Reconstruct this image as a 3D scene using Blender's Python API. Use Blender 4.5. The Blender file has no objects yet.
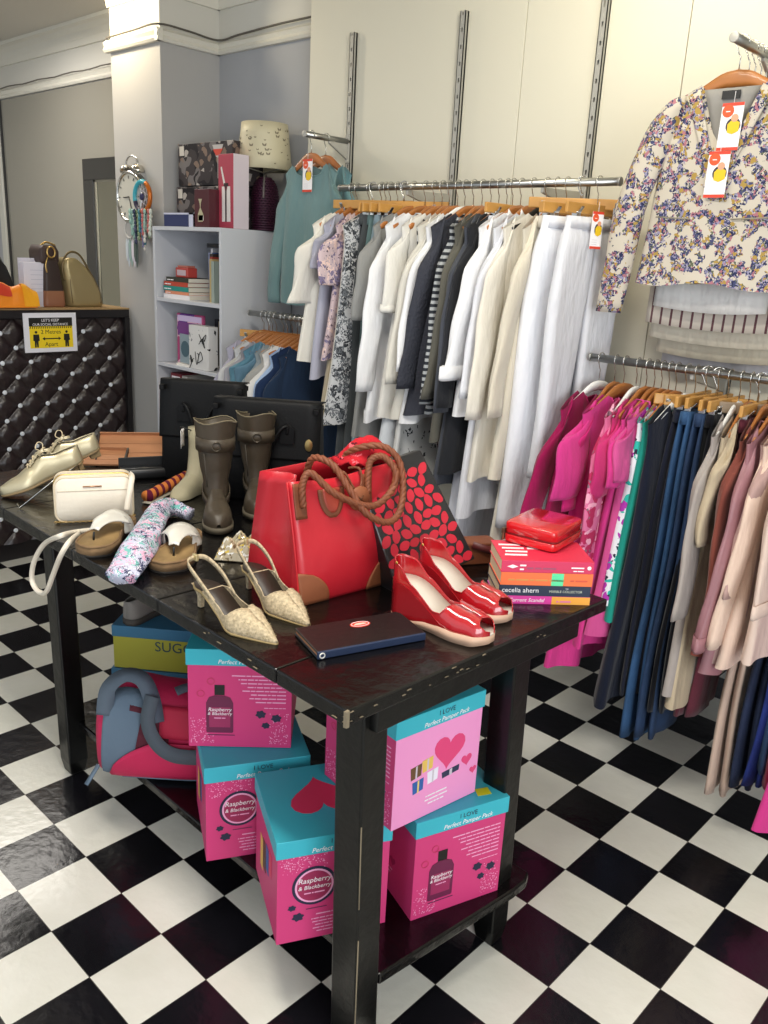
import bpy, bmesh, math, random
from mathutils import Vector, Matrix
random.seed(7)
S = bpy.context.scene
COL = S.collection
PI = math.pi

# ------------------------------------------------------------------ camera
CR = Matrix(((0.72258759, 0.68940906, 0.05081659),
             (0.23479495, -0.17562406, -0.95604787),
             (-0.65018345, 0.7027598, -0.28877353)))
CC = Vector((0.98343955, -2.14214676, 1.71406651))
CF = 837.58
def ray(px, py):
    return CR.transposed() @ Vector(((px-384)/CF, (py-512)/CF, 1.0))
def AZ(px, py, z):
    r = ray(px, py); return CC + r*((z-CC.z)/r.z)
def AY(px, py, y):
    r = ray(px, py); return CC + r*((y-CC.y)/r.y)
def AX(px, py, x):
    r = ray(px, py); return CC + r*((x-CC.x)/r.x)

cam = bpy.data.objects.new('camera', bpy.data.cameras.new('camera'))
COL.objects.link(cam)
cam.data.sensor_fit = 'HORIZONTAL'; cam.data.sensor_width = 36
cam.data.lens = CF/768*36
cam.data.clip_start = .02
m3 = Matrix((CR[0], -CR[1], -CR[2])).transposed()
cam.matrix_world = Matrix.Translation(CC) @ m3.to_4x4()
S.camera = cam

# ------------------------------------------------------------------ materials
def lin(c):
    if isinstance(c, str):
        c = c.lstrip('#'); c = tuple(int(c[i:i+2], 16)/255 for i in (0, 2, 4))
    return tuple((v/12.92 if v <= .04045 else ((v+.055)/1.055)**2.4) for v in c[:3]) + (1,)
MC = {}
def mat(col, rough=.6, metal=0, var=.0, scale=8, bump=0, bscale=60, sheen=0, coat=0, emit=0, spec=.5, trans=0, alpha=1, stretch=None):
    key = ('m', str(col), rough, metal, var, scale, bump, bscale, sheen, coat, emit, spec, trans, alpha, stretch)
    if key in MC: return MC[key]
    m = bpy.data.materials.new('surface'); m.use_nodes = True
    nt = m.node_tree; b = nt.nodes['Principled BSDF']
    c = lin(col)
    b.inputs['Base Color'].default_value = c
    b.inputs['Roughness'].default_value = rough
    b.inputs['Metallic'].default_value = metal
    b.inputs['Specular IOR Level'].default_value = spec
    if coat: b.inputs['Coat Weight'].default_value = coat; b.inputs['Coat Roughness'].default_value = .06
    if sheen: b.inputs['Sheen Weight'].default_value = sheen
    if trans: b.inputs['Transmission Weight'].default_value = trans
    if alpha < 1: b.inputs['Alpha'].default_value = alpha
    if emit: b.inputs['Emission Color'].default_value = c; b.inputs['Emission Strength'].default_value = emit
    tc = nt.nodes.new('ShaderNodeTexCoord')
    src = tc.outputs['Object']
    if stretch:
        mp = nt.nodes.new('ShaderNodeMapping'); mp.inputs['Scale'].default_value = stretch
        nt.links.new(src, mp.inputs['Vector']); src = mp.outputs['Vector']
    if var:
        n = nt.nodes.new('ShaderNodeTexNoise'); n.inputs['Scale'].default_value = scale; n.inputs['Detail'].default_value = 4
        nt.links.new(src, n.inputs['Vector'])
        r = nt.nodes.new('ShaderNodeValToRGB')
        r.color_ramp.elements[0].position = .35; r.color_ramp.elements[1].position = .65
        r.color_ramp.elements[0].color = tuple(max(0, v*(1-var)) for v in c[:3])+(1,)
        r.color_ramp.elements[1].color = tuple(min(1, v*(1+var)) for v in c[:3])+(1,)
        nt.links.new(n.outputs['Fac'], r.inputs['Fac']); nt.links.new(r.outputs['Color'], b.inputs['Base Color'])
    if bump:
        n = nt.nodes.new('ShaderNodeTexNoise'); n.inputs['Scale'].default_value = bscale; n.inputs['Detail'].default_value = 3
        nt.links.new(src, n.inputs['Vector'])
        bp = nt.nodes.new('ShaderNodeBump'); bp.inputs['Strength'].default_value = bump; bp.inputs['Distance'].default_value = .01
        nt.links.new(n.outputs['Fac'], bp.inputs['Height']); nt.links.new(bp.outputs['Normal'], b.inputs['Normal'])
    MC[key] = m
    return m
def cloth(col, var=.06, rough=.9, sheen=.15):
    return mat(col, rough, var=var, scale=5, bump=.75, bscale=26, sheen=sheen, spec=.15, stretch=(1, 1, .35))
def pattern(base, blobs, scale=30, thr=.35, rough=.85, bump=0, warp=.0):
    """printed cloth: scattered blobs of several colours over a base colour"""
    key = ('p', base, tuple(blobs), scale, thr, warp)
    if key in MC: return MC[key]
    m = bpy.data.materials.new('printed_surface'); m.use_nodes = True
    nt = m.node_tree; b = nt.nodes['Principled BSDF']
    b.inputs['Roughness'].default_value = rough; b.inputs['Specular IOR Level'].default_value = .2
    tc = nt.nodes.new('ShaderNodeTexCoord'); last = None
    prev = nt.nodes.new('ShaderNodeRGB'); prev.outputs[0].default_value = lin(base); prev = prev.outputs[0]
    for i, (c, sc, th) in enumerate(blobs):
        mp = nt.nodes.new('ShaderNodeMapping'); mp.inputs['Location'].default_value = (i*3.7, i*1.3, i*2.1)
        nt.links.new(tc.outputs['Object'], mp.inputs['Vector'])
        nz = nt.nodes.new('ShaderNodeTexNoise'); nz.inputs['Scale'].default_value = scale*.8; nz.inputs['Detail'].default_value = 2
        nt.links.new(mp.outputs['Vector'], nz.inputs['Vector'])
        ad = nt.nodes.new('ShaderNodeMixRGB'); ad.blend_type = 'LINEAR_LIGHT'; ad.inputs['Fac'].default_value = .03
        nt.links.new(mp.outputs['Vector'], ad.inputs['Color1']); nt.links.new(nz.outputs['Color'], ad.inputs['Color2'])
        v = nt.nodes.new('ShaderNodeTexVoronoi'); v.inputs['Scale'].default_value = scale*sc
        nt.links.new(ad.outputs['Color'], v.inputs['Vector'])
        lt = nt.nodes.new('ShaderNodeMath'); lt.operation = 'LESS_THAN'; lt.inputs[1].default_value = th
        nt.links.new(v.outputs['Distance'], lt.inputs[0])
        # only some of the clusters carry this colour
        cl = nt.nodes.new('ShaderNodeTexNoise'); cl.inputs['Scale'].default_value = scale*(.45 if not warp else warp); cl.inputs['Detail'].default_value = 4 if warp else 1
        nt.links.new(tc.outputs['Object'] if warp else mp.outputs['Vector'], cl.inputs['Vector'])
        gt = nt.nodes.new('ShaderNodeMath'); gt.operation = 'GREATER_THAN'; gt.inputs[1].default_value = .47 if warp else .5
        nt.links.new(cl.outputs['Fac'], gt.inputs[0])
        mu = nt.nodes.new('ShaderNodeMath'); mu.operation = 'MULTIPLY'
        nt.links.new(lt.outputs[0], mu.inputs[0]); nt.links.new(gt.outputs[0], mu.inputs[1])
        mx = nt.nodes.new('ShaderNodeMixRGB'); mx.inputs['Color2'].default_value = lin(c)
        nt.links.new(mu.outputs[0], mx.inputs['Fac']); nt.links.new(prev, mx.inputs['Color1']); prev = mx.outputs['Color']
    nt.links.new(prev, b.inputs['Base Color'])
    MC[key] = m
    return m
def stripes(c1, c2, axis=2, period=.03, duty=.5, rough=.85):
    key = ('s', c1, c2, axis, period, duty)
    if key in MC: return MC[key]
    m = bpy.data.materials.new('striped_surface'); m.use_nodes = True
    nt = m.node_tree; b = nt.nodes['Principled BSDF']; b.inputs['Roughness'].default_value = rough; b.inputs['Specular IOR Level'].default_value = .2
    tc = nt.nodes.new('ShaderNodeTexCoord'); sp = nt.nodes.new('ShaderNodeSeparateXYZ')
    nt.links.new(tc.outputs['Object'], sp.inputs[0])
    a = nt.nodes.new('ShaderNodeMath'); a.operation = 'DIVIDE'; a.inputs[1].default_value = period
    nt.links.new(sp.outputs[axis], a.inputs[0])
    f = nt.nodes.new('ShaderNodeMath'); f.operation = 'FRACT'; nt.links.new(a.outputs[0], f.inputs[0])
    g = nt.nodes.new('ShaderNodeMath'); g.operation = 'LESS_THAN'; g.inputs[1].default_value = duty; nt.links.new(f.outputs[0], g.inputs[0])
    mx = nt.nodes.new('ShaderNodeMixRGB'); mx.inputs['Color1'].default_value = lin(c1); mx.inputs['Color2'].default_value = lin(c2)
    nt.links.new(g.outputs[0], mx.inputs['Fac']); nt.links.new(mx.outputs['Color'], b.inputs['Base Color'])
    MC[key] = m
    return m

WOOD = mat('#a96a34', .4, var=.18, scale=14, stretch=(1, .3, 1), coat=.2)
WOOD2 = mat('#c6924a', .45, var=.12, scale=14, stretch=(1, .3, 1), coat=.2)
CHROME = mat('#c9c9c6', .25, 1)
STEEL = mat('#b3b1aa', .5, .35)
WHITEP = mat('#ececea', .35)
BLACKP = mat('#141414', .4)

# ------------------------------------------------------------------ object helpers
def tag(o, label=None, cat=None, group=None, kind=None):
    if label: o['label'] = label
    if cat: o['category'] = cat
    if group: o['group'] = group
    if kind: o['kind'] = kind
    return o
def root(name, loc, rz=0, label=None, cat=None, group=None, rot=None):
    o = bpy.data.objects.new(name, None); COL.objects.link(o)
    o.empty_display_size = .05
    o.location = loc
    o.rotation_euler = rot if rot else (0, 0, rz)
    return tag(o, label, cat, group)
def mk(name, vs, fs, m, parent=None, smooth=True, bevel=0, solid=0, sub=0, segs=2, weld=False, off=0):
    me = bpy.data.meshes.new(name); me.from_pydata([tuple(v) for v in vs], [], fs)
    bm = bmesh.new(); bm.from_mesh(me)
    if weld: bmesh.ops.remove_doubles(bm, verts=bm.verts, dist=1e-5)
    bmesh.ops.recalc_face_normals(bm, faces=bm.faces)
    bm.to_mesh(me); bm.free()
    if smooth:
        for p in me.polygons: p.use_smooth = True
    o = bpy.data.objects.new(name, me); COL.objects.link(o)
    for mm in (m if isinstance(m, list) else [m]): me.materials.append(mm)
    if parent: o.parent = parent
    if solid:
        md = o.modifiers.new('thickness', 'SOLIDIFY'); md.thickness = solid; md.offset = off
    if bevel:
        md = o.modifiers.new('bevel', 'BEVEL'); md.width = bevel; md.segments = segs; md.limit_method = 'ANGLE'; md.angle_limit = .6
    if sub:
        md = o.modifiers.new('sub', 'SUBSURF'); md.levels = sub; md.render_levels = sub
    return o
class MB:
    def __init__(s): s.v = []; s.f = []
    def add(s, vs, fs):
        n = len(s.v); s.v += [Vector(v) for v in vs]; s.f += [tuple(i+n for i in f) for f in fs]; return s
    def box(s, x0, x1, y0, y1, z0, z1, M=None):
        vs = [Vector((x, y, z)) for z in (z0, z1) for y in (y0, y1) for x in (x0, x1)]
        if M: vs = [M @ v for v in vs]
        return s.add(vs, [(0, 2, 3, 1), (4, 5, 7, 6), (0, 1, 5, 4), (2, 6, 7, 3), (0, 4, 6, 2), (1, 3, 7, 5)])
    def hexa(s, bot, top):
        vs = [Vector(v) for v in bot]+[Vector(v) for v in top]; n = len(bot)
        fs = [tuple(range(n-1, -1, -1)), tuple(range(n, 2*n))] + [(i, (i+1) % n, n+(i+1) % n, n+i) for i in range(n)]
        return s.add(vs, fs)
    def sweep(s, pts, prof, scales=None, up=None, closed=False, caps=True):
        pts = [Vector(p) for p in pts]; n = len(pts); k = len(prof); rings = []
        prevu = Vector(up) if up else None
        for i, p in enumerate(pts):
            if closed: t = pts[(i+1) % n]-pts[i-1]
            else: t = pts[min(i+1, n-1)]-pts[max(i-1, 0)]
            if t.length < 1e-9: t = Vector((0, 0, 1))
            t.normalize()
            if prevu is None: prevu = Vector((0, 0, 1)) if abs(t.z) < .9 else Vector((0, 1, 0))
            base = Vector(up) if up else prevu
            a = t.cross(base)
            if a.length < 1e-4: a = t.cross(Vector((1, 0, 0)) if abs(t.x) < .9 else Vector((0, 1, 0)))
            a.normalize(); u = a.cross(t).normalized(); prevu = u
            sc = scales[i] if scales else 1
            if not isinstance(sc, (tuple, list)): sc = (sc, sc)
            rings.append([p + a*q[0]*sc[0] + u*q[1]*sc[1] for q in prof])
        vs = [v for r in rings for v in r]; fs = []
        for i in range(n if closed else n-1):
            j = (i+1) % n
            for q in range(k): fs.append((i*k+q, i*k+(q+1) % k, j*k+(q+1) % k, j*k+q))
        if caps and not closed: fs += [tuple(range(k-1, -1, -1)), tuple(range((n-1)*k, n*k))]
        return s.add(vs, fs)
    def tube(s, pts, r, scales=None, n=8, **kw):
        return s.sweep(pts, [(r*math.cos(2*PI*i/n), r*math.sin(2*PI*i/n)) for i in range(n)], scales, **kw)
    def ribbon(s, pts, w, t, up=(0, 0, 1), **kw):
        return s.sweep(pts, [(-w/2, -t/2), (w/2, -t/2), (w/2, t/2), (-w/2, t/2)], up=up, **kw)
    def loft(s, rings, caps=True):
        k = len(rings[0]); n = len(rings); vs = [v for r in rings for v in r]; fs = []
        for i in range(n-1):
            for q in range(k): fs.append((i*k+q, i*k+(q+1) % k, (i+1)*k+(q+1) % k, (i+1)*k+q))
        if caps: fs += [tuple(range(k-1, -1, -1)), tuple(range((n-1)*k, n*k))]
        return s.add(vs, fs)
    def lathe(s, prof, n=24, c=(0, 0, 0), caps=True):
        c = Vector(c)
        return s.loft([[c+Vector((r*math.cos(2*PI*i/n), r*math.sin(2*PI*i/n), z)) for i in range(n)] for r, z in prof], caps)
    def prism(s, poly, h, M=None, z0=0):
        """flat outline in xy, thickness h"""
        M = M or Matrix.Identity(4)
        return s.hexa([M @ Vector((x, y, z0)) for x, y in poly], [M @ Vector((x, y, z0+h)) for x, y in poly])
    def sphere(s, c, r, n=12, m=8):
        c = Vector(c); r = r if isinstance(r, tuple) else (r, r, r)
        rings = []
        for j in range(m+1):
            th = PI*(j+.02)/(m+.04)
            rings.append([c+Vector((r[0]*math.sin(th)*math.cos(2*PI*i/n), r[1]*math.sin(th)*math.sin(2*PI*i/n), -r[2]*math.cos(th))) for i in range(n)])
        return s.loft(rings)
    def grid(s, fn, nu, nv, closed_u=False):
        vs = [Vector(fn(i/(nu if closed_u else nu-1), j/(nv-1))) for j in range(nv) for i in range(nu)]
        fs = []
        for j in range(nv-1):
            for i in range(nu if closed_u else nu-1):
                a = (i+1) % nu
                fs.append((j*nu+i, j*nu+a, (j+1)*nu+a, (j+1)*nu+i))
        return s.add(vs, fs)
    def build(s, name, m, parent=None, **kw):
        return mk(name, s.v, s.f, m, parent, **kw)
def text(name, body, size, M, m, parent, ext=.0004, align='LEFT', shear=0, xs=1):
    if body.startswith('~'):     # too small to read in the photograph: word-shaped strokes
        ws = [.5*len(w)*size*xs for w in body[1:].split(' ')]; tot = sum(ws)+.3*size*(len(ws)-1)
        x = 0 if align == 'LEFT' else (-tot/2 if align == 'CENTER' else -tot); mb = MB()
        for w in ws:
            mb.prism([(x, 0), (x+w, 0), (x+w+size*.08, size*.42), (x+size*.08, size*.42)], max(ext, .0002)); x += w+.3*size
        o = mb.build('small_print', m, parent, smooth=False); o.matrix_local = M
        return o
    cu = bpy.data.curves.new(name, 'FONT'); cu.body = body; cu.size = size; cu.extrude = ext; cu.align_x = align
    cu.shear = shear; cu.resolution_u = 3
    cu.materials.append(m)
    o = bpy.data.objects.new(name, cu); COL.objects.link(o); o.parent = parent
    o.matrix_local = M @ Matrix.Diagonal((xs, 1, 1, 1))
    return o
def face_M(org, xdir, ydir):
    x = Vector(xdir).normalized(); y = Vector(ydir).normalized(); z = x.cross(y)
    return Matrix.Translation(Vector(org)) @ Matrix((x, y, z)).transposed().to_4x4()
def circ(cx, cy, r, n=20, ry=None):
    ry = ry or r
    return [(cx+r*math.cos(2*PI*i/n), cy+ry*math.sin(2*PI*i/n)) for i in range(n)]
def heart(cx, cy, s, rot=0, n=28):
    P = []
    for i in range(n):
        t = 2*PI*i/n
        x = 16*math.sin(t)**3/17; y = (13*math.cos(t)-5*math.cos(2*t)-2*math.cos(3*t)-math.cos(4*t))/17
        P.append((cx+s*(x*math.cos(rot)-y*math.sin(rot)), cy+s*(x*math.sin(rot)+y*math.cos(rot))))
    return P
def bez(p0, p1, p2, p3, n=12):
    p0, p1, p2, p3 = map(Vector, (p0, p1, p2, p3))
    return [p0*(1-t)**3+p1*3*t*(1-t)**2+p2*3*t*t*(1-t)+p3*t**3 for t in [i/(n-1) for i in range(n)]]
def catmull(P, n=6):
    P = [Vector(p) for p in P]; out = []
    for i in range(len(P)-1):
        a = P[max(i-1, 0)]; b = P[i]; c = P[i+1]; d = P[min(i+2, len(P)-1)]
        for k in range(n):
            t = k/n
            out.append(.5*((2*b)+(c-a)*t+(2*a-5*b+4*c-d)*t*t+(3*b-a-3*c+d)*t**3))
    out.append(P[-1]); return out
def rrect(w, h, r, n=4):
    P = []
    for cx, cy, a0 in ((w/2-r, h/2-r, 0), (-w/2+r, h/2-r, PI/2), (-w/2+r, -h/2+r, PI), (w/2-r, -h/2+r, 1.5*PI)):
        for i in range(n+1):
            a = a0+PI/2*i/n; P.append((cx+r*math.cos(a), cy+r*math.sin(a)))
    return P
def struct(o, name=None):
    o['kind'] = 'structure'
    return o

# ------------------------------------------------------------------ room shell
TS = .2
def floor_mat():
    m = bpy.data.materials.new('checker_tiles'); m.use_nodes = True
    nt = m.node_tree; b = nt.nodes['Principled BSDF']
    tc = nt.nodes.new('ShaderNodeTexCoord')
    ck = nt.nodes.new('ShaderNodeTexChecker'); ck.inputs['Scale'].default_value = 1/TS
    mp = nt.nodes.new('ShaderNodeMapping'); mp.inputs['Location'].default_value = (TS, 0, .05)
    nt.links.new(tc.outputs['Object'], mp.inputs['Vector']); nt.links.new(mp.outputs['Vector'], ck.inputs['Vector'])
    nz = nt.nodes.new('ShaderNodeTexNoise'); nz.inputs['Scale'].default_value = 5; nz.inputs['Detail'].default_value = 6
    nt.links.new(tc.outputs['Object'], nz.inputs['Vector'])
    def ramp(c0, c1):
        r = nt.nodes.new('ShaderNodeValToRGB'); r.color_ramp.elements[0].position = .3; r.color_ramp.elements[1].position = .7
        r.color_ramp.elements[0].color = lin(c0); r.color_ramp.elements[1].color = lin(c1)
        nt.links.new(nz.outputs['Fac'], r.inputs['Fac']); return r.outputs['Color']
    w = ramp('#dcdace', '#e6e4da'); k = ramp('#0d0d10', '#17161b')
    mx = nt.nodes.new('ShaderNodeMixRGB'); nt.links.new(ck.outputs['Fac'], mx.inputs['Fac'])
    nt.links.new(k, mx.inputs['Color1']); nt.links.new(w, mx.inputs['Color2'])
    # thin grey joint lines between tiles
    sp = nt.nodes.new('ShaderNodeSeparateXYZ'); nt.links.new(tc.outputs['Object'], sp.inputs[0])
    js = []
    for ax in (0, 1):
        a = nt.nodes.new('ShaderNodeMath'); a.operation = 'PINGPONG'; a.inputs[1].default_value = TS/2
        nt.links.new(sp.outputs[ax], a.inputs[0])
        l = nt.nodes.new('ShaderNodeMath'); l.operation = 'LESS_THAN'; l.inputs[1].default_value = .0009
        nt.links.new(a.outputs[0], l.inputs[0]); js.append(l)
    jm = nt.nodes.new('ShaderNodeMath'); jm.operation = 'MAXIMUM'
    nt.links.new(js[0].outputs[0], jm.inputs[0]); nt.links.new(js[1].outputs[0], jm.inputs[1])
    mj = nt.nodes.new('ShaderNodeMixRGB'); mj.inputs['Color2'].default_value = lin('#55534d')
    nt.links.new(jm.outputs[0], mj.inputs['Fac']); nt.links.new(mx.outputs['Color'], mj.inputs['Color1'])
    nt.links.new(mj.outputs['Color'], b.inputs['Base Color'])
    b.inputs['Roughness'].default_value = .2
    n2 = nt.nodes.new('ShaderNodeTexNoise'); n2.inputs['Scale'].default_value = 28; n2.inputs['Detail'].default_value = 4
    nt.links.new(tc.outputs['Object'], n2.inputs['Vector'])
    bp = nt.nodes.new('ShaderNodeBump'); bp.inputs['Strength'].default_value = .22; bp.inputs['Distance'].default_value = .006
    nt.links.new(n2.outputs['Fac'], bp.inputs['Height']); nt.links.new(bp.outputs['Normal'], b.inputs['Normal'])
    return m
X0, X1, Y0, Y1, ZC = -6.6, 3.6, -4.4, .80, 3.03
struct(MB().box(X0, X1, Y0, 1.70, -.05, 0).build('floor', floor_mat(), smooth=False))
CEIL = mat('#cfcac0', .8)
struct(MB().box(X0, X1, Y0, 1.70, ZC, ZC+.05).build('ceiling', CEIL, smooth=False))
PR = 2.757   # picture rail top
GREY = mat('#a5a6aa', .7, var=.03, scale=1.2)
GREYW = mat('#c2bfb6', .7, var=.02, scale=1.2)
UPPER = mat('#d2cfc6', .7)
wb = MB()
wb.box(X0, -2.20, .80, .92, 0, PR-.03)
struct(wb.build('wall_back', GREY, smooth=False))
up = MB(); up.box(X0, -2.20, .80, .92, PR-.03, ZC)
struct(up.build('wall_back_upper', UPPER, smooth=False))
struct(MB().box(X0-.1, X0, Y0, Y1, 0, ZC).build('wall_left', GREYW, smooth=False))
struct(MB().box(X1, X1+.1, -1.2, 1.70, 0, ZC).build('wall_right', GREYW, smooth=False))
# chimney-breast column
cx0, cx1, cy = -3.58, -3.10, .44
COLM = mat('#aeacaa', .7, var=.02, scale=1.5)
cm = MB(); cm.box(cx0, cx1, cy, .80, 0, PR-.03)
struct(cm.build('wall_column', COLM, smooth=False))
cm = MB(); cm.box(cx0, cx1, cy, .80, PR-.03, ZC)
struct(cm.build('wall_column_upper', UPPER, smooth=False))
# picture rails with a cable running along the top
TRIM = mat('#dcd8cc', .5)
def rail(a, b, out, name):
    a = Vector(a); b = Vector(b); o = Vector(out)
    mb = MB()
    prof = [(0, 0), (.022, .0), (.03, .012), (.02, .028), (.03, .045), (.012, .06), (0, .06)]
    bot = [a+o*p+Vector((0, 0, q-.06)) for p, q in prof]; top = [b+o*p+Vector((0, 0, q-.06)) for p, q in prof]
    mb.hexa(bot, top)
    return struct(mb.build(name, TRIM, smooth=False))
rail((X0, .80, PR), (cx0, .80, PR), (0, -1, 0), 'trim_1')
rail((cx0-.03, cy, PR), (cx1+.03, cy, PR), (0, -1, 0), 'trim_2')
rail((cx1, cy-.03, PR), (cx1, .80, PR), (1, 0, 0), 'trim_3')
rail((cx1, .80, PR), (-2.31, .80, PR), (0, -1, 0), 'trim_4')
# coving at the ceiling
def cove(a, b, out, name):
    a = Vector(a); b = Vector(b); o = Vector(out)
    prof = [(0, 0), (.015, 0)] + [(.015+.085*(1-math.cos(t*PI/2)), .1*math.sin(t*PI/2)) for t in (.25, .5, .75, 1)] + [(.1, .12), (0, .12)]
    return struct(MB().hexa([a+o*p+Vector((0, 0, q-.12)) for p, q in prof], [b+o*p+Vector((0, 0, q-.12)) for p, q in prof]).build(name, TRIM, smooth=False))
cove((X0, .80, ZC), (cx0, .80, ZC), (0, -1, 0), 'trim_5')
cove((cx0, cy, ZC), (cx1, cy, ZC), (0, -1, 0), 'trim_6')
cove((cx1, cy, ZC), (cx1, .80, ZC), (1, 0, 0), 'trim_7')
cove((cx1, .80, ZC), (-2.31, .80, ZC), (0, -1, 0), 'trim_8')
# cable lying on the picture rail
cab = []
for k in range(26):
    x = X0+ (cx0-X0)*k/25; cab.append((x, .775, PR+.008+.004*math.sin(k*1.7)))
tag(MB().tube(cab, .004, n=6).build('electric_cable', mat('#5c574f', .6)), 'thin grey cable lying along the picture rail above the glazed wall', 'cable')
cab = [(cx0, cy-.022, PR+.008), (-3.3, cy-.022, PR+.012), (cx1+.02, cy-.022, PR+.012), (cx1+.022, .6, PR+.014), (cx1+.022, .775, PR+.008), (-2.9, .775, PR+.012), (-2.6, .775, PR+.02), (-2.33, .775, PR+.02)]
tag(MB().tube(catmull(cab, 5), .005, n=6).build('electric_cable', mat('#5c574f', .6)), 'thin grey cable lying on the picture rail around the pale column', 'cable')

# white display panels the rails are fixed to
PANEL = mat('#dad5c4', .55, var=.015, scale=1)
PB = mat('#b9bac0', .6, var=.02, scale=1.5)
xs = [-2.31, -1.094, -.444, .78, 2.0, 3.6]
for i in range(len(xs)-1):
    struct(MB().box(xs[i]+.0015, xs[i+1]-.0015, .742, .80, .42, ZC-.005).build('wall_panel', PANEL, smooth=False, bevel=.0015))
# the panels stop short of the floor, which runs on under them into a low recess
struct(MB().box(-2.32, X1, .80, 1.62, .42, .47).build('trim_11', PB, smooth=False))
struct(MB().box(-2.32, X1, 1.58, 1.66, 0, .42).build('wall_recess', PB, smooth=False))
struct(MB().box(-2.36, -2.30, .80, 1.66, 0, .47).build('trim_12', PB, smooth=False))
# slotted uprights
for i, (x, zt) in enumerate(((-2.008, 2.66), (-1.385, 2.66), (-.756, 2.62), (-.13, 2.66), (.50, 2.66))):
    mb = MB(); mb.box(x-.0135, x-.0105, .72, .742, .45, zt); mb.box(x+.0105, x+.0135, .72, .742, .45, zt)
    mb.box(x-.0135, x+.0135, .733, .742, .45, zt); mb.box(x-.0135, x-.004, .72, .724, .45, zt); mb.box(x+.004, x+.0135, .72, .724, .45, zt)
    z = .5
    while z < zt-.03:
        mb.box(x-.004, x+.004, .7201, .724, z, z+.045); z += .06
    o = mb.build('slotted_upright', STEEL, smooth=False)
    pl = ['slotted metal upright at the left end of the upper rail', 'slotted metal upright behind the black garments of the upper rail',
          'slotted metal upright beside the right end of the upper rail', 'slotted metal upright carrying the arm of the floral jacket', 'slotted metal upright on the panels right of the floral jacket'][i]
    tag(o, pl, 'upright', 'slotted uprights on the cream panels')

def bracket(x, z, yend, parent):
    mb = MB(); mb.hexa([(x-.006, .72, z-.09), (x+.006, .72, z-.09), (x+.006, .72, z-.005), (x-.006, .72, z-.005)],
                       [(x-.006, yend, z-.03), (x+.006, yend, z-.03), (x+.006, yend, z-.012), (x-.006, yend, z-.012)])
    mb.box(x-.012, x+.012, .712, .722, z-.1, z+.02)
    return mb.build('bracket', STEEL, parent, smooth=False, bevel=.002)
RY = .45
def hang_rail(x0, x1, z, brs, label, name='clothes_rail'):
    r = root(name, (0, 0, 0), label=label, cat='clothes rail')
    MB().tube([(x0, RY, z), (x1, RY, z)], .0135, n=16).build('rail_tube', mat('#a9a9a6', .28, 1), r)
    for x in (x0, x1):
        s = 1 if x == x1 else -1
        MB().tube([(x-s*.001, RY, z), (x+s*.008, RY, z)], .0145, n=16).build('end_cap', mat('#9b9b98', .4, .6), r, bevel=.002)
    for x in brs: bracket(x, z, RY, r)
hang_rail(-1.76, -.466, 1.99, (-1.385, -.756), 'long steel clothes rail on the wall, the upper one holding white and grey garments')
hang_rail(-.487, .85, 1.43, (-.13, .50), 'steel clothes rail at right holding pink, denim and blush garments')
hang_rail(-2.37, -1.5, 1.43, (-2.008,), 'lower steel clothes rail beside the white bookcase')
def arm_rail(x, y0, z, label, r0=.013):
    r = root('wall_rail', (0, 0, 0), label=label, cat='wall rail')
    MB().tube([(x, y0, z), (x, .72, z)], r0, n=14).build('arm_tube', mat('#a9a9a6', .3, 1), r)
    MB().tube([(x, y0-.007, z), (x, y0, z)], r0+.0015, n=14).build('end_cap', STEEL, r, bevel=.002)
    bracket(x, z+.01, .60, r)
arm_rail(-2.008, .46, 2.215, 'short metal arm sticking out of the wall with two teal cardigans')
arm_rail(-.13, .385, 2.35, 'metal arm at top right carrying the floral jacket')
# ------------------------------------------------------------------ black table
TT = .92
BLK = mat('#080708', .24, var=.5, scale=7, bump=.3, bscale=25, spec=.4)
BLK2 = mat('#080808', .34, var=.4, scale=9, bump=.2, bscale=30, spec=.4)
CHIP = mat('#7d715c', .8)
tb = root('display_table', (-.9, -.75, 0), label='long black painted wooden table with shoes and bags on top and a shelf below', cat='table')
off = Vector((-.9, -.75, 0))
def L(p): return Vector(p)-off
def quadbox(c4, z0, z1, name, m, **kw):
    return MB().hexa([L((x, y, z0)) for x, y in c4], [L((x, y, z1)) for x, y in c4]).build(name, m, tb, smooth=False, **kw)
# planked top: four planks running across the table
A = Vector((.024, -1.176, 0)); B_ = Vector((.066, -.300, 0)); C_ = Vector((-1.98, -.255, 0)); D_ = Vector((-1.98, -1.128, 0))
cuts = [0, .105, .33, .55, .78, 1]
for i in range(5):
    a, b = cuts[i], cuts[i+1]-.0008
    p = [A.lerp(D_, a), A.lerp(D_, b), B_.lerp(C_, b), B_.lerp(C_, a)]
    quadbox([(q.x, q.y) for q in p], TT-.034, TT, 'tabletop_plank', BLK, bevel=.004)
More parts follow.
